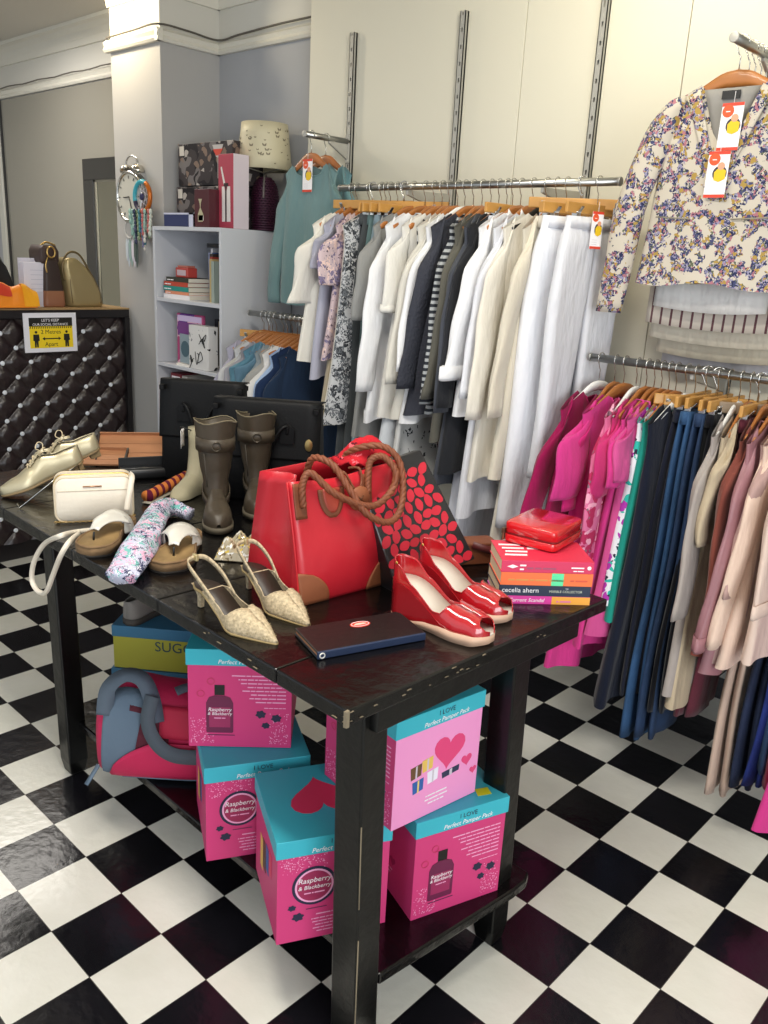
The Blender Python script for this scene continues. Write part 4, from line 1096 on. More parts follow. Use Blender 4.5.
# ---- patterned scarf rolled between the sandals
SCF = pattern('#bfc0d4', [('#2a3058', 1.5, .5), ('#74b4b0', .7, .5), ('#dca9c4', .9, .5), ('#20233a', 2.6, .40), ('#e8e6ee', 2.0, .35)], 60)
P = [AZ(122, 572, TT+.035), AZ(138, 548, TT+.042), AZ(150, 525, TT+.05), AZ(158, 510, TT+.05), AZ(172, 505, TT+.04), AZ(190, 512, TT+.03)]
base = Vector((P[0].x, P[0].y, TT))
r = root('scarf', base, 0, 'rolled blue, pink and mint patterned scarf lying between the two sandals', 'scarf')
pts = catmull([p-base for p in P], 8); n = 20; rings = []
for i, p in enumerate(pts):
    f = i/(len(pts)-1); t = (pts[min(i+1, len(pts)-1)]-pts[max(i-1, 0)]).normalized()
    a = t.cross(Vector((0, 0, 1))).normalized(); b = a.cross(t)
    rw = interp([(0, .040), (.25, .046), (.55, .034), (.7, .026), (1, .020)], f); rh = interp([(0, .022), (.2, .036), (.6, .034), (1, .02)], f)
    cz = max(0, rh+.002-p.z)
    rings.append([p+Vector((0, 0, cz-(p.z+cz-rh-.002)*(1 if f < .6 else .8)))+a*rw*math.cos(2*PI*k/n)*(1+.10*math.sin(5*2*PI*k/n+i*.35))+b*rh*math.sin(2*PI*k/n)*(1+.10*math.sin(6*2*PI*k/n+i*.3)) for k in range(n)])
MB().loft(rings).build('scarf_roll', SCF, r)

# ---- crinkled cellophane packet
rr = random.Random(12)
pc = AZ(246, 556, TT)
r = root('cellophane_packet', (pc.x, pc.y, TT), math.radians(40), 'crinkled gold and clear cellophane packet between the slingbacks and the red tote', 'packet')
def cr(u, v):
    e = math.sin(PI*u)**.4*math.sin(PI*v)**.5
    return ((u-.5)*.15, (v-.5)*.11, .004+.05*e+.011*math.sin(23*u+9*v)*e+.009*math.sin(31*v-14*u)*e+rr.uniform(-.004, .004)*e)
FOIL = pattern('#b9ad92', [('#f2efe6', 1.2, .45), ('#7a684a', 1.0, .42), ('#d9bb4a', .6, .3)], 55, rough=.15)
g = MB().grid(cr, 26, 20); g.grid(lambda u, v: ((u-.5)*.15, (v-.5)*.11, .002), 4, 4)
g.build('wrapper', FOIL, r, smooth=False)
FOIL.node_tree.nodes['Principled BSDF'].inputs['Roughness'].default_value = .15
FOIL.node_tree.nodes['Principled BSDF'].inputs['Specular IOR Level'].default_value = .9
FOIL.node_tree.nodes['Principled BSDF'].inputs['Metallic'].default_value = .3

# ---- wooden jewellery trays, rolled scarf, cream bootie, dark glasses case at the back left
TRAY = mat('#b57e58', .6, var=.12, scale=20, stretch=(.2, 1, 1))
def tray(loc, deg, w, d, label, tilt=.6):
    r = root('wooden_tray', loc, 0, label, 'tray', rot=(tilt, 0, math.radians(deg)))
    for k in range(3):
        MB().box(-w/2, w/2, k*d/3+.001, (k+1)*d/3-.001, 0, .008).build('slat', TRAY, r, smooth=False, bevel=.001)
    mb = MB().box(-w/2-.006, -w/2, 0, d, -.002, .02).box(w/2, w/2+.006, 0, d, -.002, .02)
    mb.build('dark_edge', mat('#2a211d', .5), r, smooth=False)
    MB().box(-w/2, w/2, d-.004, d, -.0, .022).build('back_rim', TRAY, r, smooth=False, bevel=.001)
    return r
tray((-1.79, -.50, TT+.004), 55, .34, .15, 'pale wooden slatted tray leaning up at the back of the table', .55)
tray((-1.86, -.66, TT+.003), 50, .20, .10, 'small wooden slatted tray behind the gold shoes', .35)
r = root('glasses_case', (-1.62, -.60, TT), math.radians(68), 'open dark glasses case lying behind the cream crossbody bag', 'case')
MB().loft([[Vector((x*k, y*k2, z_)) for x, y in rrect(.17, .06, .02, 4)] for z_, k, k2 in ((.0, .9, .8), (.012, 1, 1), (.03, 1, 1), (.04, .95, .85))]).build('case_body', mat('#191a1c', .35), r)
MB().box(-.085, .085, .03, .035, .03, .07).build('lid', mat('#242628', .3), r, smooth=False, bevel=.002)
# striped rolled umbrella
STR = pattern('#a3562d', [('#5d1530', .5, .5), ('#e08a3a', .7, .42), ('#2b1a22', .6, .35), ('#e6c090', 1.2, .28)], 26)
u0 = AZ(147, 497, TT+.02); u1 = AZ(186, 476, TT+.03)
r = root('rolled_scarf', (u0.x, u0.y, TT), 0, 'rolled orange and burgundy striped scarf behind the sandals', 'scarf')
dv = u1-Vector((u0.x, u0.y, TT)); pts = [Vector((0, 0, .021)).lerp(dv, k/14) for k in range(15)]
n = 14
MB().tube(pts, .018, scales=[(1.15 if k in (0,) else 1)*(1+.06*math.sin(k*1.9)) for k in range(15)], n=14).build('roll', stripes('#c9773a', '#5d1530', 1, .034, .45), r)
MB().ribbon([Vector((.015, -.012, .004)), dv+Vector((.02, -.015, -.022))], .03, .003, up=(0, 0, 1)).build('card_strip', mat('#9a9384', .5), r)
# cream slouchy boot with white tag
cb = AZ(188, 497, TT)
r = root('cream_boot', (cb.x-.03, cb.y+.03, TT), math.radians(-60), 'cream suede boot with a white paper tag left of the brown boots', 'boot')
CS = mat('#a79f84', .8, var=.06)
def el(cx_, z_, rx, ry, n=18): return [Vector((cx_+rx*math.cos(2*PI*i/n), ry*math.sin(2*PI*i/n)+.002*math.sin(5*2*PI*i/n), z_)) for i in range(n)]
MB().loft([el(-.02, .0, .075, .038), el(-.03, .03, .066, .038), el(-.06, .07, .045, .036), el(-.07, .12, .040, .036), el(-.072, .17, .040, .036), el(-.075, .215, .042, .038)]).build('shaft', CS, r)
secs = [(-.02+.14*i/12, 0, .004, .037*math.sqrt(max(.02, 1-(max(0, i/12-.5)/.5)**2)), interp([(0, .06), (.6, .04), (1, .012)], i/12), .65) for i in range(13)]
pump_shell(secs, [PI/2]*13).build('toe', CS, r)
MB().grid(lambda u, v: (-.03+.004*math.sin(5*v), -.046-.006*math.sin(3*u), .175+.055*v+.0*u) if False else (-.06+.05*u, -.043-.008*math.sin(3*u+1), .15+.06*v), 6, 6).build('paper_tag', WHT, r, solid=.001)
MB().tube(catmull([(-.035, -.01, .21), (-.02, -.038, .222), (-.03, -.048, .215), (-.035, -.047, .20)], 4), .002, n=5).build('cord', BLACKP, r)
# ------------------------------------------------------------------ reception desk with tufted front
DX, DY1, DZ = -3.48, .42, 1.365
DY0 = -.72
r = root('reception_desk', (DX, -.5, 0), 0, 'tall reception desk with dark buttoned leather front and crystal studs', 'desk')
def dl(x, y, z): return Vector((x-DX, y+.5, z))
DK = mat('#161215', .4)
mb = MB(); 
for v in ((DX-.55, DX-.02, DY0, DY1, 0, DZ-.045),):
    mb.add([dl(x, y, z) for z in (v[4], v[5]) for y in (v[2], v[3]) for x in (v[0], v[1])], [(0, 2, 3, 1), (4, 5, 7, 6), (0, 1, 5, 4), (2, 6, 7, 3), (0, 4, 6, 2), (1, 3, 7, 5)])
mb.build('carcass', DK, r, smooth=False)
mb = MB().add([dl(x, y, z) for z in (DZ-.045, DZ) for y in (DY0, DY1) for x in (DX-.62, DX+.03)], [(0, 2, 3, 1), (4, 5, 7, 6), (0, 1, 5, 4), (2, 6, 7, 3), (0, 4, 6, 2), (1, 3, 7, 5)])
mb.build('counter_top', DK, r, smooth=False, bevel=.004)
MB().add([dl(x, y, z) for z in (DZ, DZ+.008) for y in (DY0, DY1) for x in (DX-.62, DX+.03)], [(0, 2, 3, 1), (4, 5, 7, 6), (0, 1, 5, 4), (2, 6, 7, 3), (0, 4, 6, 2), (1, 3, 7, 5)]).build('counter_veneer', mat('#a08258', .5), r, smooth=False)
MB().add([dl(x, y, z) for z in (0, DZ-.045) for y in (DY1-.03, DY1) for x in (DX-.02, DX+.03)], [(0, 2, 3, 1), (4, 5, 7, 6), (0, 1, 5, 4), (2, 6, 7, 3), (0, 4, 6, 2), (1, 3, 7, 5)]).build('end_panel', DK, r, smooth=False)
# lattice of buttons from two measured studs: rows .083 m apart in z, columns .172 m apart in y
PYm, PZm = .152, .153     # full period
def studs():
    out = []
    y0, z0 = .302, 1.245
    j = 0
    z = z0
    while z > .12:
        y = y0 - (PYm/2 if j % 2 else 0)
        while y > DY0+.05:
            out.append((y, z)); y -= PYm
        z -= PZm/2; j += 1
    return out
ST = studs()
y0, z0 = .302, 1.245
def tuft(y, z):
    a = (y-y0)/PYm; b = (z-z0)/PZm
    p = a+b; q = a-b           # seams where p or q integer
    dp = abs(p-round(p)); dq = abs(q-round(q))
    s = min(dp, dq)
    dep = .024*(1-math.exp(-s*6.5))
    fy = (dp*dp+dq*dq)**.5
    return dep*(.45+.55*min(1, fy*2.2))
nu, nv = 260, 190
LTH = mat('#2b2021', .3, var=.12, scale=6, bump=.25, bscale=45, spec=.6)
MB().grid(lambda u, v: dl(DX-.012+tuft(DY0+(DY1-.03-DY0)*u, .10+(DZ-.05-.10)*v), DY0+(DY1-.03-DY0)*u, .10+(DZ-.05-.10)*v), nu, nv).build('tufted_panel', LTH, r)
CRY = mat('#eef3fa', .25, 0, spec=1)
k = 0
first = None
for (y, z) in sorted(ST, key=lambda s: -s[0]-s[1]*.3)[:96]:
    if y > DY1-.05: continue
    if first is None:
        first = MB().lathe([(.001, 0), (.0125, .001), (.0125, .005), (.007, .010), (.001, .0095)], 10).build('stud', CRY, r, smooth=False)
        o = first
    else:
        o = first.copy(); COL.objects.link(o)
    o.parent = r
    o.matrix_local = Matrix.Translation(dl(DX-.004, y, z)) @ Matrix.Rotation(PI/2, 4, 'Y')
# ---- sign
s0 = AX(22, 313, DX+.032); s1 = AX(75, 312, DX+.032); s2 = AX(23, 353, DX+.032)
w = s1.y-s0.y; h = s0.z-s2.z
r = root('distance_sign', (DX+.034, s0.y, s2.z), 0, 'white framed yellow and black social distance sign fixed to the desk front', 'sign')
M = face_M((0, 0, 0), (0, 1, 0), (0, 0, 1))
YEL = mat('#f2d21c', .5); BK = mat('#16150f', .5)
MB().prism([(0, 0), (w, 0), (w, h), (0, h)], .004, M).build('card', mat('#e9e7ee', .4), r, smooth=False)
MB().prism([(w*.1, h*.11), (w*.92, h*.11), (w*.92, h*.62), (w*.1, h*.62)], .0006, M, .004).build('yellow_panel', YEL, r, smooth=False)
MB().prism([(w*.1, h*.66), (w*.92, h*.66), (w*.92, h*.88), (w*.1, h*.88)], .0006, M, .004).build('black_panel', BK, r, smooth=False)
mb = MB()
MB().prism([(w*.1, h*.60), (w*.92, h*.60), (w*.92, h*.66), (w*.1, h*.66)], .0004, M, .004).build('warning_band', YEL, r, smooth=False)
for k in range(20):
    x = w*(.105+.0405*k); mb.prism([(x, h*.605), (x+w*.018, h*.605), (x+w*.030, h*.655), (x+w*.012, h*.655)], .0005, M, .0043)
mb.build('warning_stripes', BK, r, smooth=False)
text('lettering', "LET'S KEEP", h*.10, M @ Matrix.Translation((w*.5, h*.78, .0048)), WHT, r, .0002, 'CENTER')
text('lettering', "OUR SOCIAL DISTANCE", h*.088, M @ Matrix.Translation((w*.5, h*.68, .0048)), WHT, r, .0002, 'CENTER')
text('lettering', "2 Metres", h*.15, M @ Matrix.Translation((w*.5, h*.47, .0048)), BK, r, .0002, 'CENTER')
text('lettering', "Apart", h*.15, M @ Matrix.Translation((w*.5, h*.155, .0048)), BK, r, .0002, 'CENTER')
MB().prism([(w*.33, h*.345), (w*.38, h*.39), (w*.38, h*.36), (w*.64, h*.36), (w*.64, h*.39), (w*.69, h*.345), (w*.64, h*.30), (w*.64, h*.33), (w*.38, h*.33), (w*.38, h*.30)], .0006, M, .0046).build('arrow_print', BK, r, smooth=False)
for cx_ in (.22, .80):
    mb = MB().prism(circ(w*cx_, h*.515, h*.035, 12), .0006, M, .0046)
    mb.prism([(w*cx_+a*h, h*.13+b*h) for a, b in ((-.05, 0), (-.008, 0), (0, .14), (.008, 0), (.05, 0), (.05, .16), (.085, .17), (.075, .33), (-.075, .33), (-.085, .17), (-.05, .16))], .0006, M, .0046)
    mb.build('figure_print', BK, r, smooth=False)
# ---- things on the desk
zt = DZ+.0085
def desk_pt(px): q = AX(px, 306, DX-.12); return q.y
r = root('leaflet_stand', (DX-.10, desk_pt(23), zt), 0, 'white leaflet stand on the desk between the orange packet and brown bag', 'leaflet stand')
MB().box(-.03, .03, -.005, .135, 0, .23).build('leaflets', mat('#dcdae6', .5), r, smooth=False, bevel=.002)
MB().box(-.033, -.03, -.007, .137, 0, .25).box(.03, .032, -.007, .137, 0, .08).build('holder', mat('#c9c6d2', .3), r, smooth=False)
mb = MB()
for k in range(7): mb.box(.0302, .0306, .03, .12, .045+.024*k, .047+.024*k)
mb.build('leaflet_lines', mat('#aeb0c4', .6), r, smooth=False)
r = root('brown_bag', (DX-.13, desk_pt(50), zt), 0, 'narrow dark brown handbag with gold clasp and tan base on the desk', 'bag')
MB().loft([[Vector((x, y*k+o, z)) for x, y in rrect(.16, .12, .02, 4)] for z, k, o in ((0, .95, .0), (.01, 1, 0), (.10, .92, 0), (.20, .74, -.004), (.235, .6, -.006), (.25, .45, -.008))]).build('body', mat('#33241f', .5), r)
MB().loft([[Vector((x*1.02, y*k*1.02, z)) for x, y in rrect(.16, .12, .02, 4)] for z, k in ((0, .95), (.01, 1), (.085, .93))]).build('base_patch', mat('#8a5a40', .5), r)
MB().loft([[Vector((x*.9, y*k-.012, z)) for x, y in rrect(.16, .15, .02, 4)] for z, k in ((.225, .6), (.24, .72), (.29, .74), (.32, .5))]).build('top_flap', mat('#3a2824', .5), r)
mb = MB().tube([(.082, -.01+.022*math.cos(t), .285+.028*math.sin(t)) for t in [2*PI*i/14 for i in range(14)]], .005, n=6, closed=True)
mb.tube(catmull([(.082, -.03, .26), (.085, -.045, .22), (.084, -.04, .18)], 4), .004, n=6); mb.tube(catmull([(.03, -.05, .31), (.03, -.01, .335), (.03, .04, .32)], 4), .005, n=6)
mb.build('clasp', GOLD, r)
r = root('gold_bag', (DX-.12, desk_pt(77), zt), 0, 'shiny pale gold handbag slumped on the desk beside the mirror', 'bag')
GB = mat('#a8966c', .3, .5, bump=.3, bscale=16)
MB().loft([[Vector((x+.01*math.sin(8*z), y*k+o, z)) for x, y in rrect(.14, .22, .05, 5)] for z, k, o in ((0, .90, .03), (.015, 1.0, .03), (.08, .95, .02), (.16, .82, -.008), (.22, .62, -.035), (.25, .40, -.05), (.26, .2, -.055))]).build('body', GB, r)
MB().tube(catmull([(.05, -.09, .14), (.055, -.10, .22), (.05, -.06, .285), (.05, -.0, .28), (.055, .05, .20), (.06, .10, .10), (.065, .11, .02)], 6), .006, n=8).build('handle', mat('#6d5d3e', .4, .4), r)
MB().tube(catmull([(.075, -.06, .02), (.078, -.07, .12), (.06, -.06, .22)], 4), .002, n=5).build('piping', mat('#6d5d3e', .4, .4), r)
r = root('snack_packet', (DX+.0, desk_pt(0)-.02, zt), 0, 'orange and yellow plastic packet at the left end of the desk', 'packet')
r.scale = (1, 1.05, 1.35)
rr = random.Random(3)
def pk(u, v): e = math.sin(PI*min(1, max(0, v)))**.5; return (-.05+.10*v, -.13+.27*u, .004+.085*e*(1+.10*math.sin(15*u+4*v))*(.75+.25*math.sin(PI*u)))
MB().grid(pk, 24, 10).grid(lambda u, v: (-.05+.10*v, -.13+.27*u, .002), 3, 3).build('wrapper', mat('#ef8a1a', .35, bump=.3, bscale=25), r)
MB().grid(lambda u, v: Vector(pk(.74+.28*u, v))*1.0+Vector((.002, .004, .004)), 8, 10).build('yellow_end', mat('#f2a81e', .35, bump=.4, bscale=25), r)
MB().grid(lambda u, v: Vector(pk(.1+.45*u, .62+.30*v))+Vector((.003, 0, .002)), 10, 6).build('red_print', mat('#c8381e', .4), r)
r = root('black_bag', (DX-.22, desk_pt(0)+.03, zt), 0, 'black bag with silver hoop handles behind the orange packet', 'bag')
MB().loft([[Vector((x, y*k-.05, z)) for x, y in rrect(.14, .26, .03, 4)] for z, k in ((0, 1), (.1, 1), (.2, .7), (.26, .35))]).build('body', BLACKP, r)
MB().tube([(.0, -.05+.085*math.cos(t), .19+.13*math.sin(t)) for t in [PI*i/16 for i in range(17)]], .006, n=8).tube([(.05, -.05+.075*math.cos(t), .17+.12*math.sin(t)) for t in [PI*i/16 for i in range(17)]], .005, n=8).build('handle', CHROME, r)

# ------------------------------------------------------------------ glazed wall and mirror
GL = mat('#918d82', .06, spec=.7, coat=.3)
struct(MB().box(-5.82, cx0-.002, .788, .799, .02, 2.69).build('window_1', GL, smooth=False))
struct(MB().box(-5.90, -5.82, .76, .80, .02, 2.69).build('trim_9', mat('#c9c7bd', .5), smooth=False, bevel=.004))
struct(MB().box(-5.82, -5.80, .775, .80, .02, 2.69).build('trim_10', mat('#2c2c2c', .5), smooth=False))
r = root('wall_mirror', (-4.56, .785, 1.0), 0, 'tall mirror in a wide dark frame on the wall behind the desk', 'mirror')
MF = mat('#2b2a29', .25, coat=.4)
mb = MB(); W_, H_ = .88, 1.24; f = .13
for (x0, x1, z0, z1) in ((0, W_, H_-f, H_), (0, W_, 0, f), (0, f, f, H_-f), (W_-f, W_, f, H_-f)): mb.box(x0, x1, -.03, 0, z0, z1)
mb.build('frame', MF, r, smooth=False, bevel=.004)
MB().box(f-.002, W_-f+.002, -.012, -.006, f-.002, H_-f+.002).build('mirror_glass', mat('#b8b6a8', .02, 1), r, smooth=False)
mb = MB()
for (x0, x1, z0, z1) in ((f, W_-f, H_-f-.012, H_-f), (f, W_-f, f, f+.012), (f, f+.012, f, H_-f), (W_-f-.012, W_-f, f, H_-f)): mb.box(x0, x1, -.018, -.004, z0, z1)
mb.build('inner_bead', mat('#a8a396', .3, .6), r, smooth=False)

# ------------------------------------------------------------------ things on the column: wall clock, dreamcatcher
r = root('wall_clock', (-3.355, cy-.003, 1.965), 0, 'large twin-bell alarm style clock hanging on the pale column', 'clock')
R = .125
def yl(n, prof, m, name, c=(0, 0, 0), par=None, **kw):
    return MB().lathe(prof, n).build(name, m, par or r, **kw)
M = Matrix.Rotation(PI/2, 4, 'X')
def disc(rad, y0, y1, m, name, cx_=0, cz=0, n=36):
    return MB().hexa([(cx_+rad*math.cos(2*PI*i/n), y0, cz+rad*math.sin(2*PI*i/n)) for i in range(n)], [(cx_+rad*math.cos(2*PI*i/n), y1, cz+rad*math.sin(2*PI*i/n)) for i in range(n)]).build(name, m, r, smooth=False)
disc(R, -.045, 0, mat('#8d8c86', .3, .6), 'case')
disc(R*.93, -.047, -.044, mat('#c6c3b8', .4), 'face')
MB().tube([(R*math.cos(t), -.045, R*math.sin(t)) for t in [2*PI*i/36 for i in range(36)]], .010, n=8, closed=True).build('rim', mat('#d4d2cc', .15, 1), r)
mb = MB()
for k in range(12):
    t = 2*PI*k/12; mb.tube([(R*.74*math.cos(t), -.049, R*.74*math.sin(t)), (R*.86*math.cos(t), -.049, R*.86*math.sin(t))], .003, n=5)
mb.build('hour_marks', mat('#6a6a66', .5), r)
MB().tube([(0, -.05, 0), (-.055, -.05, -.002)], .003, n=5).tube([(0, -.05, 0), (.03, -.05, -.08)], .0025, n=5).build('hands', BLACKP, r)
for s in (-1, 1):
    o = MB().lathe([(.0005, .03), (.022, .024), (.034, .010), (.036, 0), (.001, 0)], 18).build('bell', mat('#cfcac0', .12, 1), r)
    o.matrix_local = Matrix.Translation((s*.058, -.025, R+.012)) @ Matrix.Rotation(s*.45, 4, 'Y')
    MB().tube([(s*.05, -.025, R-.004), (s*.056, -.025, R+.012)], .004, n=6).build('bell_post', CHROME, r)
MB().tube([(.062*math.cos(t), -.025, R+.035+.050*math.sin(t)) for t in [PI*i/14 for i in range(15)]], .005, n=6).build('carry_handle', CHROME, r)

r = root('dreamcatcher', (-3.215, cy-.055, 1.965), 0, 'blue and orange ring dreamcatcher with hanging multicoloured beads beside the clock', 'dreamcatcher')
def ring(cx_, cz, rad, m, name, w=.008, a0=0, a1=2*PI):
    n = 28; pts = [(cx_+rad*math.cos(a0+(a1-a0)*i/n), 0, cz+rad*math.sin(a0+(a1-a0)*i/n)) for i in range(n+(a1-a0 < 6.2))]
    return MB().tube(pts, w, n=8, closed=(a1-a0 > 6.2)).build(name, m, r)
ring(0, 0, .075, mat('#3ba5b5', .3), 'ring', .012, PI*.35, PI*1.1)
ring(0, 0, .075, mat('#c46a22', .25, .4), 'ring', .012, -PI*.55, PI*.35)
ring(0, 0, .075, mat('#2a2340', .4), 'ring', .012, PI*1.1, PI*1.45)
mb = MB()
for k in range(8):
    a = 2*PI*k/8; b = a+2*PI*3/8
    mb.tube([(.07*math.cos(a), 0, .07*math.sin(a)), (.07*math.cos(b), 0, .07*math.sin(b))], .0015, n=4)
mb.build('web', mat('#c9c4d0', .6), r)
MB().sphere((0, -.004, 0), (.02, .008, .02)).build('centre_bead', mat('#2b2a52', .3), r)
rr = random.Random(8)
beads = ['#2b3350', '#8fb3a8', '#3e7f8a', '#b8605c', '#c9cfc4', '#7a8f6a', '#6c6a90', '#d8d2c8', '#2e5c66']
for i, c in enumerate(beads):
    for s in range(4):
        mb = MB(); x = rr.uniform(-.12, .085); L_ = rr.uniform(.08, .21)*(1-abs(x)*3); z_ = -.075; y_ = rr.uniform(-.012, .012)
        while z_ > -.08-L_:
            q = rr.uniform(.007, .013); mb.sphere((x, y_, z_), (q, q*.7, q*1.3), 7, 5); z_ -= q*2.0; x += rr.uniform(-.003, .003)-x*.03
        mb.build('bead_strand', mat(c, .35), r)
r = root('dreamcatcher', (-3.40, cy-.03, 1.80), 0, 'small pale dreamcatcher with feathers hanging below the clock', 'dreamcatcher')
ring(0, 0, .045, mat('#c9c6c0', .4), 'ring', .005)
for i, (c, dx_) in enumerate((('#bfc7cf', -.03), ('#8fa6a2', 0), ('#d2ccd6', .03), ('#4d5a55', .055))):
    mb = MB()
    for s in range(2):
        x = dx_+s*.012; L_ = .12+.03*s
        mb.prism([(x-.002, -.05), (x+.014, -.08), (x+.012, -.05-L_*.8), (x, -.05-L_), (x-.012, -.05-L_*.75), (x-.012, -.08)], .003, face_M((0, .003*s, 0), (1, 0, 0), (0, 0, 1)))
    mb.build('feather', mat(c, .8), r, smooth=False)

# ------------------------------------------------------------------ bookcase
BX0, BX1, BY0, BY1, BZ = -3.07, -2.47, .35, .79, 1.817
WC = mat('#c6c8ce', .5)
WCS = mat('#bfc1c6', .55)
r = root('bookcase', (BX0, BY0, 0), 0, 'white open bookcase in the corner beside the column', 'bookcase')
W_ = BX1-BX0; D_ = BY1-BY0
MB().box(0, .018, 0, D_, 0, BZ).build('side_panel', WC, r, smooth=False, bevel=.001)
MB().box(W_-.018, W_, 0, D_, 0, BZ).build('side_panel', WC, r, smooth=False, bevel=.001)
MB().box(.018, W_-.018, 0, D_, BZ-.018, BZ).build('top_panel', WC, r, smooth=False, bevel=.001)
MB().box(.018, W_-.018, D_-.006, D_, 0, BZ-.018).build('back_panel', WC, r, smooth=False)
SH = [1.46, 1.12, .775, .42, .06]
for z in SH: MB().box(.018, W_-.018, .002, D_-.006, z-.018, z).build('shelf', WC, r, smooth=False, bevel=.001)
# contents: (x, y, z, w(x), d(y), h(z))
def bk(x, y, z, w, d, h, c, label, upright=True, pages='#d9d2c2', rz=0, title=None):
    if upright:
        r = root('book', (BX0+x, BY0+y, z), rz, label, 'book', None)
        MB().box(.0015, w-.0015, .002, d-.002, .002, h-.002).build('pages', mat(pages, .9), r, smooth=False)
        MB().box(0, w, -.001, .002, 0, h).box(0, .0015, 0, d, 0, h).box(w-.0015, w, 0, d, 0, h).build('cover', mat(c, .5), r, smooth=False)
    else:
        r = root('book', (BX0+x, BY0+y, z), rz, label, 'book', None)
        MB().box(.002, w-.002, .002, d-.002, .0015, h-.0015).build('pages', mat(pages, .9), r, smooth=False)
        MB().box(0, w, -.001, .002, 0, h).box(0, w, 0, d, 0, .0015).box(0, w, 0, d, h-.0015, h).build('cover', mat(c, .5), r, smooth=False)
    if title:
        text('lettering', title, (h if not upright else w)*.5, face_M((.01, -.002, h*.3) if not upright else (w*.7, -.002, .02), (1, 0, 0) if not upright else (0, 0, 1), (0, 0, 1) if not upright else (-1, 0, 0)), WHT, r, .0002)
    return r
z = SH[0]
for i, (w, h, c, lb, xo) in enumerate(((.24, .022, '#e8e4e6', 'white book lying lowest in the flat pile on the top shelf', .045), (.215, .016, '#d98a68', 'peach book lying second from the bottom of the flat pile', .062), (.23, .024, '#1f8a80', 'teal book lying in the middle of the flat pile', .045), (.22, .022, '#b84532', 'brick red book lying above the teal one on the top shelf', .05), (.20, .022, '#2e3228', 'dark green book lying on top of the flat pile', .075))):
    bk(xo, .03, z, w, .16, h, c, lb, False, title='~novel print'); z += h+.0005
r = root('red_tin', (BX0+.115, BY0+.06, z), 0, 'small red and clear tin standing on the flat pile of books', 'tin')
MB().box(0, .11, 0, .06, 0, .05).build('body', mat('#b8433a', .4), r, smooth=False, bevel=.004); MB().box(.01, .10, .005, .055, .05, .06).build('lid', mat('#b56a5a', .4), r, smooth=False, bevel=.003)
MB().box(.015, .095, -.001, .001, .01, .038).build('label_print', mat('#c9b2b8', .5), r, smooth=False)
for (x, y, w, d, h, c, lb) in ((.27, .16, .03, .15, .24, '#9aa2c4', 'pale blue upright book behind the flat pile on the top shelf'), (.305, .15, .02, .15, .26, '#e4e2e8', 'white upright book behind the flat pile on the top shelf'), (.33, .14, .03, .15, .24, '#2c4a7c', 'blue upright book near the back of the top shelf'),
                               (.365, .10, .03, .16, .235, '#3a3230', 'dark brown upright book on the top shelf'), (.397, .08, .02, .16, .22, '#a03a30', 'dark red upright book on the top shelf'), (.419, .06, .028, .17, .21, '#b7a070', 'mustard upright book on the top shelf'), (.449, .05, .026, .17, .20, '#97a39a', 'sage upright book at the right end of the top shelf')):
    bk(x, y, SH[0], w, d, h, c, lb)
bk(.30, .13, SH[0]+.265, .17, .14, .02, '#17181f', 'black book lying flat across the upright books', False)
# second shelf
r = root('picture_book', (BX0+.10, BY0+.07, SH[1]), math.radians(4), 'pink and purple pictorial annual leaning on the second shelf', 'book')
MB().box(0, .22, 0, .02, 0, .265).build('cover', pattern('#b8527e', [('#6a3d8a', .25, .5), ('#e6b7c8', .3, .5)], 22), r, smooth=False, bevel=.006)
MB().box(.01, .21, -.001, .001, .225, .255).build('title_band', mat('#d8c2e6', .4), r, smooth=False)
MB().box(.01, .21, -.001, .001, .15, .22).build('sky_print', mat('#7a3f86', .5), r, smooth=False)
r = root('framed_card', (BX0+.18, BY0+.035, SH[1]+.014), math.radians(-3), 'small grey card with a round picture on the second shelf', 'card')
MB().box(0, .11, 0, .008, 0, .15).build('card', mat('#8f9fa8', .5), r, smooth=False, bevel=.001)
MB().prism(circ(.055, .075, .042), .0008, face_M((0, -.0002, 0), (1, 0, 0), (0, 0, 1))).build('round_print', mat('#4a6470', .5), r, smooth=False)
bk(.17, .02, SH[1], .22, .12, .012, '#e8e2da', 'cream booklet lying at the front edge of the second shelf', False)
r = root('gift_bag', (BX0+.30, BY0+.0-.03, SH[1]-.045), math.radians(0), 'white card box with black scribble print jutting out of the second shelf', 'box')
r.location.z = SH[1]+.001; r.location.y = BY0+.012
MB().box(0, .17, 0, .06, 0, .22).build('body', pattern('#d6d4d2', [('#2c2c2e', .5, .22), ('#8a8a8e', .7, .2)], 40), r, smooth=False, bevel=.002)
mb = MB(); rr = random.Random(2)
for k in range(5):
    x, zz = rr.uniform(.02, .13), rr.uniform(.03, .17)
    mb.tube(catmull([(x+rr.uniform(-.04, .04), -.0015, zz+rr.uniform(-.04, .04)) for _ in range(4)], 5), .002, n=5)
mb.build('scribble_print', BLACKP, r)
for (x, w, h, c, lb) in ((.335, .03, .25, '#20232c', 'black upright book at the back of the second shelf'), (.367, .02, .24, '#b8ab94', 'beige upright book at the back of the second shelf'), (.389, .026, .235, '#c7a860', 'ochre upright book at the back of the second shelf'), (.418, .03, .25, '#2b2420', 'dark upright book at the right end of the second shelf')):
    bk(x, .15, SH[1], w, .16, h, c, lb)
